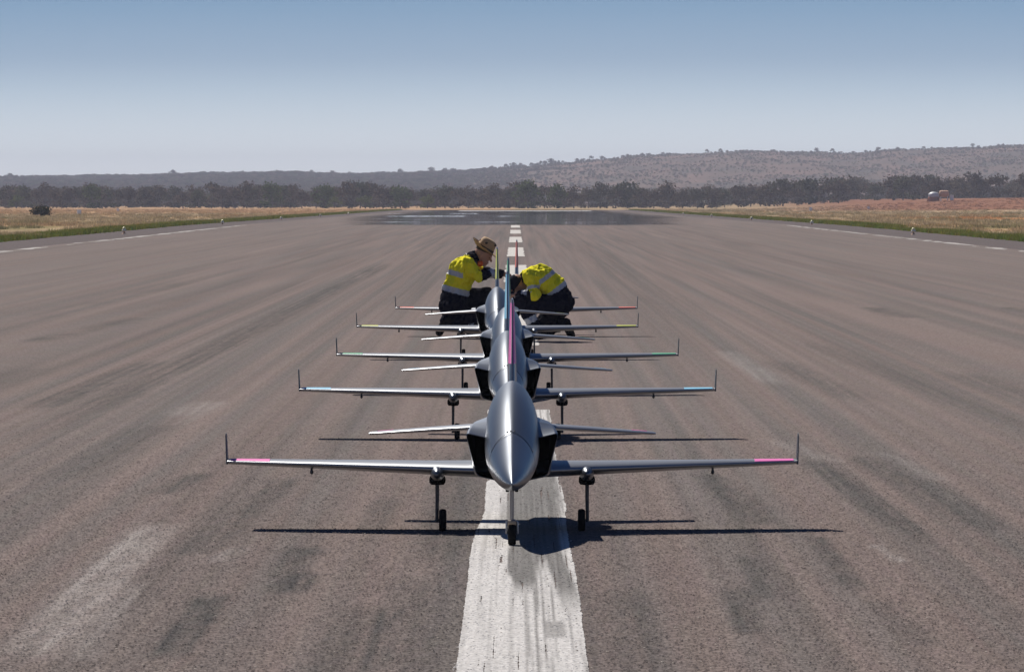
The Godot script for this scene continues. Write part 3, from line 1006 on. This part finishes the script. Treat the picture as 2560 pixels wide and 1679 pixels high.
func make_markings() -> void:
	var flat := func(_x: float, _d: float) -> float: return 0.004
	var start := 18.0
	for k in 7:
		var from := start + 50.0 * k
		var to := minf(from + 30.0, SLOPE_FROM)
		var xs := PackedFloat32Array()
		var zs := PackedFloat32Array()
		var n := 54 if k == 0 else 14
		for i in n + 1: xs.append(STRIPE_X + lerpf(-0.27, 0.27, float(i) / n))
		var m := int((to - from) / (0.07 if k == 0 else 0.8))
		for i in m + 1: zs.append(lerpf(from, to, float(i) / m))
		var stripe := func(x: float, d: float) -> Color:
			var c := paint_color(x, d) if k == 0 else Color(0.56, 0.54, 0.51) * (1.0 + 0.12 * fine.get_noise_2d(x * 20.0, d))
			if k > 0:
				c.a = (1.0 - smoothstep(0.222, 0.25, absf(x - STRIPE_X) + 0.02 * fine.get_noise_2d(x * 5.0, d))) * (0.8 + 0.3 * fine.get_noise_2d(x * 30.0, d * 0.5))
			c.a *= smoothstep(from, from + 0.12, d) * (1.0 - smoothstep(to - 0.12, to, d))
			return c
		var o := part("centreline_stripe", grid(xs, zs, flat, stripe), M.marking, self)
		tag(o, "wide worn white centre line stripe running under the foremost jet" if k == 0 else "white centre line dash, %s of those beyond the foremost jet" % ["first", "second", "third", "fourth", "fifth", "last"][k - 1], "road marking", "" if k == 0 else "centre line dashes beyond the jets", "thing")
	for side in [-1.0, 1.0]:
		var xs := PackedFloat32Array()
		for i in 9: xs.append(side * 15.0 + lerpf(-0.30, 0.30, i / 8.0))
		var zs := PackedFloat32Array()
		for i in 420: zs.append(20.0 + i * 0.775)
		var o := part("edge_line", grid(xs, zs, flat, func(x: float, d: float) -> Color:
			var c := Color(0.44, 0.42, 0.40) * (1.0 + 0.2 * fine.get_noise_2d(x * 3.0, d * 0.2))
			c.a = (1.0 - smoothstep(0.18, 0.27, absf(x - side * 15.0) + 0.08 * fine.get_noise_2d(d * 0.8, x))) * (0.50 + 0.85 * fine.get_noise_2d(d * 0.35, x * 2.0 + side * 9.0))
			return c), M.marking, self)
		tag(o, "broken white edge line along the left side of the runway" if side < 0 else "broken white edge line along the right side of the runway", "road marking", "", "thing")
	# the bars across the far end
	var bar := grid(PackedFloat32Array([-7.0, 9.5]), PackedFloat32Array([758.0, 790.0]), func(_x: float, d: float) -> float: return fall(d) + 0.16, func(_x: float, _d: float) -> Color: return Color(1, 1, 1))
	tag(part("threshold_bar", bar, M.far_paint, self), "pale painted bar across the far shimmering end of the runway", "road marking", "", "thing")

func make_jets() -> void:
	var kinds := [
		[Color(0.72, 0.13, 0.42), "grey model jet with pink fin and wingtips, foremost of the row", -0.014, 30.6],
		[Color(0.20, 0.52, 0.72), "grey model jet with light blue wingtips, second in the row", -0.050, 42.1],
		[Color(0.06, 0.36, 0.19), "grey model jet with green fin and wingtips, third in the row", -0.0645, 51.4],
		[Color(0.50, 0.54, 0.06), "grey model jet with yellow-green fin and wingtips, fourth in the row", -0.175, 62.5],
		[Color(0.70, 0.13, 0.08), "grey model jet with red fin and wingtips, rearmost between the workers", 0.015, 72.8],
	]
	var first: Node3D
	for k in 5:
		var band := mat(kinds[k][0], 0.45)
		var jet: Node3D
		if k == 0:
			first = make_jet(band)
			jet = first
		else:
			jet = first.duplicate()
			add_child(jet)
			for o in jet.find_children("colour_band*", "MeshInstance3D", true, false): o.material_override = band
		jet.name = numbered("jet_aircraft")
		jet.position = Vector3(kinds[k][2], 0.002, -kinds[k][3])
		jet.rotation.y = [0.0, 0.004, -0.006, 0.007, -0.005][k]
		tag(jet, kinds[k][1], "jet", "small jets lined up on the centre line")

func make_people() -> void:
	# left: kneels beside the rearmost jet, straw hat, arm over the fuselage
	var j := {
		"pelvis": Vector3(-0.71, 0.375, 0.0), "waist": Vector3(-0.685, 0.58, 0.0), "chest": Vector3(-0.60, 0.78, 0.0), "neck": Vector3(-0.485, 0.925, 0.0),
		"head": Vector3(-0.375, 0.955, 0.0), "up": Vector3(0.33, 0.94, 0.06).normalized(), "face": Vector3(0.93, -0.33, 0.16).normalized(),
		"near_arm": [Vector3(-0.545, 0.855, 0.175), Vector3(-0.42, 0.715, 0.20), Vector3(-0.155, 0.755, 0.02)],
		"far_arm": [Vector3(-0.545, 0.855, -0.175), Vector3(-0.38, 0.76, -0.24), Vector3(-0.16, 0.74, -0.16)],
		"near_leg": [Vector3(-0.70, 0.37, 0.10), Vector3(-0.44, 0.115, 0.15), Vector3(-0.80, 0.20, 0.14), Vector3(-0.87, 0.07, 0.14), Vector3(-0.6, -0.3, 0)],
		"far_leg": [Vector3(-0.70, 0.41, -0.10), Vector3(-0.34, 0.49, -0.16), Vector3(-0.42, 0.10, -0.17), Vector3(-0.29, 0.055, -0.17), Vector3(0, -1, 0)],
		"hands": [[Vector3(-0.165, 0.752, 0.025), Vector3(-0.05, 0.745, -0.03), Vector3(0, -1, 0), 0.5, 1.0], [Vector3(-0.16, 0.74, -0.16), Vector3(-0.05, 0.72, -0.14), Vector3(0, -1, 0), 0.4, -1.0]],
	}
	j.face = (j.face - j.up * j.face.dot(j.up)).normalized()
	var torso0: Vector3 = j.pelvis
	var torso1: Vector3 = j.chest
	var shirt := func(p: Vector3) -> String:
		for a in [j.near_arm, j.far_arm]:
			var fore := along(p, a[1], a[2])
			var which := "near" if a == j.near_arm else "far"
			if fore[0] < 0.085 and fore[1] > 0.04: return "reflective_tape " + which if fore[1] > 0.45 and fore[1] < 0.66 else ("sleeve " if fore[1] < 0.5 else "cuff ") + which
			var upper := along(p, a[0], a[1])
			if upper[0] < 0.078 and upper[1] > 0.02: return "yellow"
		var t := (p - torso0).dot((torso1 - torso0).normalized()) / (torso1 - torso0).length()
		if (p - j.neck).length() < 0.105: return "collar"
		if t < 0.34: return "hem"
		if t < 0.50: return "reflective_tape waist"
		if t > 0.80 and t < 0.94 and p.x < -0.60: return "reflective_tape chest"
		return "yellow"
	var legs := func(p: Vector3) -> String:
		var low := along(p, j.near_leg[1], j.near_leg[2])
		if low[0] < 0.1 and low[1] > 0.12 and low[1] < 0.28 and p.x > -0.6 and p.y > 0.12: return "tape"
		return "navy"
	var man := make_person("kneeling person in straw hat and yellow hi-vis shirt, orange ear muffs round the neck", Vector3(0, 0.0, -72.1), j, shirt, legs)
	var body := man.get_node("body")
	# straw hat
	var hat_up := Vector3(0.52, 0.85, 0.05).normalized()
	var hat_at := Vector3(-0.352, 1.025, 0.0)
	var fwd := (Vector3(0.85, -0.52, 0.0) - hat_up * Vector3(0.85, -0.52, 0.0).dot(hat_up)).normalized()
	var across := hat_up.cross(fwd)
	var hat_rings := func(prof: Array) -> Array:
		var rings := []
		for q in prof:
			var ring := PackedVector3Array()
			for k in 32:
				var t := TAU * k / 32
				var curl: float = 0.0 if q[1] < 0.105 else (q[1] - 0.10) * (0.35 * pow(absf(sin(t)), 2.0) + (0.75 if cos(t) < -0.3 else -0.15) * absf(cos(t)))
				ring.append(hat_at + hat_up * (q[0] + curl) + fwd * cos(t) * q[1] * 1.12 + across * sin(t) * q[1] * 0.98)
			rings.append(ring)
		return rings
	var hat := part("hat", loft(hat_rings.call([[0.135, 0.012], [0.136, 0.045], [0.126, 0.072], [0.10, 0.083], [0.04, 0.092], [0.006, 0.096], [0.0, 0.108], [0.0, 0.142], [0.001, 0.168], [-0.004, 0.169], [-0.006, 0.142], [-0.006, 0.105], [-0.002, 0.09], [0.03, 0.086]]), true, false), M.straw, man)
	part("hat_band", loft(hat_rings.call([[0.008, 0.0975], [0.036, 0.0945], [0.036, 0.0925], [0.008, 0.0955]]), false, false), M.straw_dark, hat)
	for k in 5:
		var t := 0.6 + k * 1.3
		part("woven_patch", ellipsoid(hat_at + hat_up * (0.085 + 0.02 * sin(k * 2.0)) + fwd * cos(t) * 0.092 + across * sin(t) * 0.083, Vector3(0.018, 0.014, 0.014), 8, 5), M.straw_dark, hat)
	var muffs := part("ear_muffs", tube([Vector3(-0.50, 0.885, 0.10), Vector3(-0.545, 0.945, 0.07), Vector3(-0.565, 0.975, 0.0), Vector3(-0.545, 0.945, -0.07), Vector3(-0.50, 0.885, -0.10)], [0.011, 0.011, 0.011, 0.011, 0.011], 8), M.dark, man)
	for s in [-1.0, 1.0]:
		part("ear_cup", lathe(Vector3(-0.405, 0.862, s * 0.075), Vector3(0.2, -0.1, s).normalized(), [[-0.02, 0.030], [0.0, 0.036], [0.02, 0.036], [0.034, 0.026], [0.038, 0.008]], 18), M.orange, muffs)
		part("cushion", tube([Vector3(-0.50, 0.885, s * 0.10), Vector3(-0.46, 0.868, s * 0.10), Vector3(-0.43, 0.862, s * 0.085)], [0.013, 0.02, 0.022], 8), M.dark, muffs)
	part("hair", loft(hat_rings.call([[0.02, 0.088], [-0.01, 0.090], [-0.035, 0.086], [-0.045, 0.080]]), false, false), M.straw_dark, body)

	# right: crouches bent over, head down, dark cap
	var r := {
		"pelvis": Vector3(0.50, 0.44, 0.0), "waist": Vector3(0.43, 0.60, 0.0), "chest": Vector3(0.29, 0.715, 0.0), "neck": Vector3(0.135, 0.705, 0.0),
		"head": Vector3(0.030, 0.640, 0.0), "up": Vector3(-0.78, 0.60, 0.25).normalized(), "face": Vector3(-0.55, -0.83, 0.1).normalized(),
		"near_arm": [Vector3(0.185, 0.735, 0.185), Vector3(0.215, 0.53, 0.235), Vector3(0.035, 0.535, 0.13)],
		"far_arm": [Vector3(0.185, 0.745, -0.185), Vector3(0.06, 0.60, -0.27), Vector3(-0.03, 0.48, -0.33)],
		"near_leg": [Vector3(0.48, 0.40, 0.10), Vector3(0.085, 0.445, 0.17), Vector3(0.26, 0.105, 0.17), Vector3(0.12, 0.055, 0.17), Vector3(0, -1, 0)],
		"far_leg": [Vector3(0.47, 0.39, -0.09), Vector3(0.27, 0.115, -0.10), Vector3(0.57, 0.20, -0.08), Vector3(0.635, 0.07, -0.08), Vector3(0.7, -0.3, 0)],
		"hands": [[Vector3(0.04, 0.535, 0.13), Vector3(-0.06, 0.52, 0.06), Vector3(0, -1, 0), 0.55, -1.0], [Vector3(-0.03, 0.48, -0.33), Vector3(-0.07, 0.39, -0.40), Vector3(-0.5, -0.5, 0.3), 0.4, 1.0]],
	}
	r.face = (r.face - r.up * r.face.dot(r.up)).normalized()
	var r0: Vector3 = r.pelvis
	var r1: Vector3 = r.chest
	var shirt2 := func(p: Vector3) -> String:
		for a in [r.near_arm, r.far_arm]:
			var fore := along(p, a[1], a[2])
			var upper := along(p, a[0], a[1])
			var which := "near" if a == r.near_arm else "far"
			if fore[0] < 0.085 and fore[1] > 0.06 and fore[0] < upper[0] + 0.01: return "reflective_tape " + which if fore[1] > 0.35 and fore[1] < 0.75 else ("sleeve " if fore[1] < 0.5 else "cuff ") + which
			if upper[0] < 0.080 and upper[1] > 0.05: return "reflective_tape upper" + which if upper[1] > 0.52 and upper[1] < 0.70 else "yellow"
		var t := (p - r0).dot((r1 - r0).normalized()) / (r1 - r0).length()
		if (p - r.neck).length() < 0.095: return "collar"
		if t < 0.30: return "hem"
		if t < 0.46: return "reflective_tape waist"
		if t > 0.84 and t < 0.98: return "reflective_tape chest"
		return "yellow"
	var legs2 := func(p: Vector3) -> String:
		var low := along(p, r.near_leg[1], r.near_leg[2])
		if low[0] < 0.1 and low[1] > 0.48 and low[1] < 0.66: return "tape"
		return "navy"
	var second := make_person("person in yellow hi-vis shirt and dark cap, crouching bent over with head down", Vector3(0, 0.0, -70.5), r, shirt2, legs2)
	var cap_up: Vector3 = r.up
	var rings := []
	var c_f: Vector3 = r.face
	var c_s := cap_up.cross(c_f)
	var c_at: Vector3 = r.head + cap_up * 0.030 + c_f * 0.004
	for q in [[0.094, 0.012], [0.090, 0.040], [0.075, 0.066], [0.050, 0.084], [0.02, 0.095], [-0.012, 0.099], [-0.012, 0.093]]:
		var ring := PackedVector3Array()
		for k in 28:
			var t := TAU * k / 28
			ring.append(c_at + cap_up * float(q[0]) + (c_f * cos(t) * 1.08 + c_s * sin(t)) * float(q[1]))
		rings.append(ring)
	var cap := part("cap", loft(rings, true, false), M.navy, second)
	var peak := []
	for q in [0.09, 0.125, 0.16]:
		var ring := PackedVector3Array()
		for k in 9:
			var t := lerpf(-0.9, 0.9, k / 8.0)
			ring.append(c_at - cap_up * (0.008 + 0.25 * (q - 0.09)) + c_f * cos(t) * q * 1.1 + c_s * sin(t) * q * 0.9)
		for k in 9:
			var t := lerpf(0.9, -0.9, k / 8.0)
			ring.append(c_at - cap_up * (0.013 + 0.25 * (q - 0.09)) + c_f * cos(t) * q * 1.1 + c_s * sin(t) * q * 0.9)
		peak.append(ring)
	part("peak", loft(peak), M.navy, cap)

func make_trees() -> void:
	var drab := Color(0.098, 0.085, 0.064)
	var green := Color(0.078, 0.110, 0.038)
	var shapes := []
	for k in 7: shapes.append(tree_shapes(100 + k, 5.4, 6.0, [drab, drab, Color(0.078, 0.080, 0.058), Color(0.105, 0.092, 0.074), Color(0.080, 0.090, 0.055), drab, Color(0.10, 0.085, 0.072)][k]))
	var greens := []
	for k in 3: greens.append(tree_shapes(200 + k, 5.4, 5.6, green, 620, 0.28))
	var pale := [tree_shapes(300, 3.0, 3.6, Color(0.12, 0.15, 0.05), 420, 0.2), tree_shapes(301, 2.6, 3.4, Color(0.11, 0.14, 0.055), 380, 0.2)]
	var put := func(called: String, s: Array, at: Vector3, size: float, turn: float, label: String, group: String) -> void:
		var t := thing(called, label, "tree", at, turn, group)
		t.scale = Vector3(size, size * 0.98, size)
		part("trunk", s[0], M.bark, t)
		part("crown", s[1], M.leaf, t)
	# the dark belt across the end of the runway
	var px := -90.0
	var n := 0
	while px < 2680.0:
		var z := 1285.0 + rng.randf_range(-25.0, 45.0)
		var x := spot(px, z)
		if px < 2080.0 or rng.randf() < 0.35:
			put.call("scrub_tree", shapes[n % 7], Vector3(x, ground_height(x, z), -z), rng.randf_range(0.74, 1.14), rng.randf() * TAU, "dull grey-brown scrub tree in the dark belt behind the runway end", "scrub trees of the dark belt")
		n += 1
		px += rng.randf_range(22.0, 40.0)
	for g in [[231, 1.0, 0, "bushy green tree in the dark belt above the white marker post"], [680, 1.05, 1, "mid green tree in the left half of the dark belt"], [815, 1.0, 2, "mid green tree in the dark belt left of the straw hat"], [1320, 1.2, 0, "large bright green tree in the belt above the runway end"], [1392, 1.0, 1, "smaller green tree standing right of the large bright green one"], [1001, 0.95, 2, "mid green tree above the left edge of the runway end"]]:
		var z := 1258.0
		var x := spot(g[0], z)
		put.call("green_tree", greens[g[2]], Vector3(x, ground_height(x, z), -z), g[1], g[0] * 0.7, g[3], "green trees of the dark belt")
	for g in [[1069, 1.0, 0, "low light green shrub left of the runway end"], [913, 1.05, 1, "low light green shrub among the belt's left centre trees"], [836, 0.9, 0, "low light green shrub beside a mid green tree"], [40, 1.1, 1, "low light green shrub at the left end of the belt"]]:
		var z := 1245.0
		var x := spot(g[0], z)
		put.call("light_shrub", pale[g[2]], Vector3(x, ground_height(x, z), -z), g[1], g[0] * 0.3, g[3], "light green shrubs of the belt")
	# woodland behind the belt, too thick to count
	var wood := Node3D.new()
	wood.name = "woodland"
	add_child(wood)
	tag(wood, "thick scrub woodland between the belt and the hills", "", "", "stuff")
	for k in 4:
		var places := []
		var colors := PackedColorArray()
		for i in 380:
			var z := rng.randf_range(1340.0, 2250.0)
			var x := rng.randf_range(-0.2, 0.2) * z
			var s := rng.randf_range(0.6, 1.05)
			if x > 0.045 * z: s *= 1.15
			places.append(Transform3D(Basis(Vector3.UP, rng.randf() * TAU).scaled(Vector3.ONE * s), Vector3(x, maxf(ground_height(x, z), hill_height(x, maxf(z, 2260.0)) if z > 2260.0 else -9.0) - 0.2, -z)))
			var v := rng.randf_range(0.8, 1.35)
			colors.append(Color(v, v * rng.randf_range(0.95, 1.12), v * 0.95))
		scatter("scrub", shapes[k][1], M.leaf, places, colors, wood)
	# scrub over the hills
	var bush := Node3D.new()
	bush.name = "hillside_scrub"
	add_child(bush)
	tag(bush, "grey-green scrub dotted over the far hills", "", "", "stuff")
	for k in 4:
		var places := []
		var colors := PackedColorArray()
		for i in 10000:
			var z := 2350.0 + 1850.0 * pow(rng.randf(), 0.8)
			var u := 0.13 - 0.255 * pow(rng.randf(), 1.7)
			var x := u * z
			if u > 0.0 and noise.get_noise_2d(x * 0.4 + 700.0, z * 0.08) < -0.1 and rng.randf() < 0.75: continue
			var s := rng.randf_range(0.3, 0.8) * (1.15 - 0.74 * smoothstep(-0.03, 0.02, u))
			places.append(Transform3D(Basis(Vector3.UP, rng.randf() * TAU).scaled(Vector3(s, s * 0.85, s)), Vector3(x, hill_height(x, z) - 0.3, -z)))
			var v := rng.randf_range(0.6, 1.7) * (1.0 + 0.8 * smoothstep(-0.02, 0.03, u))
			colors.append(Color(v * rng.randf_range(0.9, 1.2), v * rng.randf_range(0.92, 1.1), v))
		scatter("scrub", shapes[k + 2][1], M.leaf, places, colors, bush)
	for k in 4:
		var places := []
		var colors := PackedColorArray()
		for i in 190:
			var z := rng.randf_range(4080.0, 4230.0)
			var u := 0.125 - 0.25 * pow(rng.randf(), 0.6)
			var x := u * z
			var s := rng.randf_range(0.25, 0.74) * (1.0 - 0.4 * smoothstep(0.0, 0.03, u)) * (1.5 if rng.randf() < 0.12 else 1.0)
			places.append(Transform3D(Basis(Vector3.UP, rng.randf() * TAU).scaled(Vector3(s, s * rng.randf_range(0.8, 1.2), s)), Vector3(x, hill_height(x, z) - 0.25, -z)))
			var v := rng.randf_range(0.8, 1.3)
			colors.append(Color(v, v, v))
		scatter("scrub", shapes[k + 2][1], M.leaf, places, colors, bush)
	# single trees standing up from the skyline
	for g in [[60, 1.0], [160, 1.15], [275, 1.35], [385, 1.5], [418, 1.0], [470, 1.0], [534, 1.5], [650, 1.3], [735, 1.2], [838, 1.35], [905, 0.9], [985, 0.9], [1044, 0.9], [1080, 1.3], [1145, 1.1], [1200, 1.1], [1228, 1.2], [1345, 1.3], [1400, 0.8], [1606, 1.3], [1690, 0.8], [1880, 0.9], [2165, 1.2], [2196, 1.4], [2330, 1.0], [2446, 1.1]]:
		var z := 4180.0
		var x := spot(g[0], z)
		put.call("ridge_tree", shapes[int(g[0]) % 7], Vector3(x, hill_height(x, z) - 0.5, -z), g[1] * 0.52, g[0], "single tree standing up from the skyline of the far hills", "skyline trees on the far hills")

func make_field_things() -> void:
	# grass along the runway edges and over the fields
	var strip := Node3D.new()
	strip.name = "verge_grass"
	add_child(strip)
	tag(strip, "fresh green grass along both runway edges", "", "", "stuff")
	var dry := Node3D.new()
	dry.name = "dry_grass"
	add_child(dry)
	tag(dry, "dry straw-coloured grass over the fields", "", "", "stuff")
	for k in 3:
		var places := []
		var colors := PackedColorArray()
		var mesh := tuft(40 + k, 26, 0.20, 0.17, Color(0.16, 0.215, 0.055))
		for i in 9000:
			var z := 200.0 + 800.0 * pow(rng.randf(), 1.3)
			var side := -1.0 if rng.randf() < 0.5 else 1.0
			var out := 18.2 + absf(rng.randfn()) * 0.75
			var thin := noise.get_noise_2d(z * 0.8, side * 50.0)
			if thin < -0.25 and rng.randf() < 0.7: continue
			var s := rng.randf_range(0.6, 1.25) * (1.0 + 0.5 * thin)
			places.append(Transform3D(Basis(Vector3.UP, rng.randf() * TAU).scaled(Vector3.ONE * s), Vector3(side * out, ground_height(side * out, z), -z)))
			var v := rng.randf_range(0.75, 1.3)
			colors.append(Color(v * rng.randf_range(0.9, 1.6), v, v))
		scatter("tuft", mesh, M.leaf, places, colors, strip)
		places = []
		colors = PackedColorArray()
		mesh = tuft(60 + k, 22, 0.22, 0.28, Color(0.46, 0.33, 0.19))
		for i in 9000:
			var z := 210.0 + 900.0 * pow(rng.randf(), 1.1)
			var reach := z * 0.095 + 6.0
			if reach < 19.5: continue
			var x := rng.randf_range(18.8, reach) * (-1.0 if rng.randf() < 0.5 else 1.0)
			if patchy.get_noise_2d(x * 0.6, z * 0.12) < -0.12: continue
			var s := rng.randf_range(0.6, 1.2)
			places.append(Transform3D(Basis(Vector3.UP, rng.randf() * TAU).scaled(Vector3.ONE * s), Vector3(x, ground_height(x, z), -z)))
			var f := field_color(x, z)
			colors.append(Color(f.r / 0.33, f.g / 0.225, f.b / 0.13) * rng.randf_range(0.8, 1.15))
		scatter("tuft", mesh, M.leaf, places, colors, dry)
	# round dark bush in the left field
	var z := 560.0
	var x := spot(101.0, z)
	var lobes := [[Vector3(0, 0.55, 0), Vector3(0.85, 0.5, 0.8)], [Vector3(-0.5, 0.45, 0.1), Vector3(0.5, 0.42, 0.5)], [Vector3(0.55, 0.5, -0.1), Vector3(0.5, 0.42, 0.5)]]
	var r := RandomNumberGenerator.new()
	r.seed = 77
	var b := thing("bush", "round dark green bush alone in the left field", "bush", Vector3(x, ground_height(x, z), -z))
	part("stem", tube([Vector3(0, -0.1, 0), Vector3(0.05, 0.3, 0), Vector3(0.0, 0.6, 0)], [0.06, 0.05, 0.03], 6), M.bark, b)
	part("foliage", leaf_cloud(r, lobes, 700, 0.10, Color(0.026, 0.038, 0.018), 0.4), M.leaf, b)
	# runway edge lights every 90 m
	var names := ["nearest", "second", "third", "fourth", "fifth"]
	for side in [-1.0, 1.0]:
		for k in 5:
			var d := 263.0 + 90.0 * k + (5.0 if side < 0 else 0.0)
			var px: float = 16.8 * side
			var t := thing("edge_light", "%s runway edge light along the %s verge, small pale lamp on a stem" % [names[k], "left" if side < 0 else "right"], "runway light", Vector3(px, minf(fall(d), 0.0) if d < SLOPE_FROM else ground_height(px, d), -d), 0.0, "runway edge lights")
			part("stem", lathe(Vector3(0, -0.02, 0), Vector3.UP, [[0, 0.10], [0.03, 0.10], [0.05, 0.045], [0.14, 0.04]], 12), M.pale_orange, t)
			part("lamp_housing", lathe(Vector3(0, 0.12, 0), Vector3.UP, [[0, 0.05], [0.02, 0.10], [0.05, 0.105], [0.06, 0.08]], 14), M.white, t)
			part("lens", ellipsoid(Vector3(0, 0.19, 0), Vector3(0.085, 0.10, 0.085), 14, 8), M.lens, t)
	# gable markers
	for g in [[197, 640.0, 0.42, "white gable marker standing in the left field right of the bush"], [294, 860.0, 0.34, "tiny white marker farther off in the left field"], [2027, 900.0, 0.40, "white gable marker at the near edge of the red earth on the right"], [2172, 930.0, 0.34, "small pale marker post farther right on the red earth"]]:
		var d: float = g[1]
		var gx := spot(g[0], d)
		var t := thing("field_marker", g[3], "marker", Vector3(gx, ground_height(gx, d), -d), 0.2, "white markers in the fields")
		var s: float = g[2]
		var panel := []
		for e in [-0.5, 0.5]:
			panel.append(PackedVector3Array([Vector3(e * s, 0, -0.18 * s), Vector3(e * s, 1.25 * s, -0.02), Vector3(e * s, 1.25 * s, 0.02), Vector3(e * s, 0, 0.18 * s), Vector3(e * s, -0.03, 0.16 * s), Vector3(e * s, -0.03, -0.16 * s)]))
		part("panel", loft(panel), M.white, t)
		for e in [-0.45, 0.45]:
			part("stake", tube([Vector3(e * s, -0.1, 0), Vector3(e * s, 1.3 * s, 0)], [0.02, 0.02], 6), M.bark, t)
	# tanks and drum at the far right
	z = 1120.0
	x = spot(2334.0, z)
	var t := thing("storage_tank", "pale grey domed tank on a rusty base, far right in front of the scrub", "tank", Vector3(x, ground_height(x, z), -z))
	part("base", lathe(Vector3(0, -0.1, 0), Vector3.UP, [[0, 1.1], [0.55, 1.1], [0.6, 1.0], [0.95, 0.95]], 20), M.rust, t)
	part("dome", lathe(Vector3(0.05, 0.8, 0), Vector3.UP, [[0, 1.0], [0.35, 1.0], [0.6, 0.85], [0.8, 0.55], [0.88, 0.1]], 20), M.tank, t)
	part("ladder", tube([Vector3(-1.2, -0.1, 0.5), Vector3(-0.9, 1.2, 0.5)], [0.05, 0.05], 6), M.dark, t)
	x = spot(2361.0, z)
	t = thing("header_tank", "small pale orange tank on white legs, right of the domed tank", "tank", Vector3(x, ground_height(x, z), -z))
	part("vessel", lathe(Vector3(-0.9, 1.25, 0), Vector3.RIGHT, [[0, 0.1], [0.08, 0.45], [0.3, 0.6], [1.5, 0.6], [1.72, 0.45], [1.8, 0.1]], 18), M.pale_orange, t)
	for e in [-0.6, 0.6]:
		for f in [-0.35, 0.35]:
			part("leg", tube([Vector3(e, -0.1, f), Vector3(e, 0.95, f)], [0.07, 0.07], 6), M.white, t)
	x = spot(2380.0, z)
	t = thing("white_drum", "small white drum on the ground right of the orange tank", "drum", Vector3(x, ground_height(x, z), -z))
	part("shell", lathe(Vector3(0, -0.05, 0), Vector3.UP, [[0, 0.36], [0.3, 0.36], [0.33, 0.38], [0.36, 0.36], [0.66, 0.36], [0.69, 0.38], [0.72, 0.36], [0.95, 0.36]], 16), M.white, t)
	part("lid", lathe(Vector3(0, 0.9, 0), Vector3.UP, [[0, 0.38], [0.03, 0.38], [0.05, 0.34]], 16), M.tank, t)

func make_chips() -> void:
	# loose and proud stones of the seal, as far as they can be made out
	var v := PackedVector3Array([Vector3(0.5, 0, 0.1), Vector3(0.12, 0, 0.48), Vector3(-0.46, 0, 0.3), Vector3(-0.42, 0, -0.32), Vector3(0.15, 0, -0.5), Vector3(0.22, 0.42, 0.08), Vector3(-0.18, 0.5, 0.14), Vector3(-0.05, 0.38, -0.24)])
	var idx := PackedInt32Array([0, 1, 5, 1, 6, 5, 1, 2, 6, 2, 3, 6, 3, 7, 6, 3, 4, 7, 4, 0, 5, 4, 5, 7, 5, 6, 7])
	var flat := PackedVector3Array()
	var ids := PackedInt32Array()
	for i in idx.size():
		flat.append(v[idx[i]])
		ids.append(i)
	var stone := solid(flat, ids)
	var places := []
	var colors := PackedColorArray()
	var r := RandomNumberGenerator.new()
	r.seed = 8
	while places.size() < 150000:
		var z := r.randf_range(19.5, 50.0)
		if r.randf() > (1.0 - smoothstep(26.0, 50.0, z)) : continue
		var half := z * 0.0835 + 0.9
		var x := r.randf_range(-half, half)
		var s := r.randf_range(0.006, 0.0120)
		var c := asphalt_color(x, z)
		var p := paint_color(x, z)
		if p.a > 0.4: c = mixc(c, p, 0.85)
		var tone := r.randf()
		c *= 0.50 + 0.85 * tone if p.a <= 0.4 else 0.92 + 0.16 * tone
		if tone > 0.985: c = Color(0.42, 0.38, 0.33)
		c.a = 1.0
		places.append(Transform3D(Basis(Vector3.UP, r.randf() * TAU).scaled(Vector3(s, s * r.randf_range(0.18, 0.5), s)), Vector3(x, 0.0035, -z)))
		colors.append(c)
	var o := scatter("stone_chips", stone, M.chip, places, colors)
	tag(o, "loose stone chips of the runway seal", "", "", "stuff")
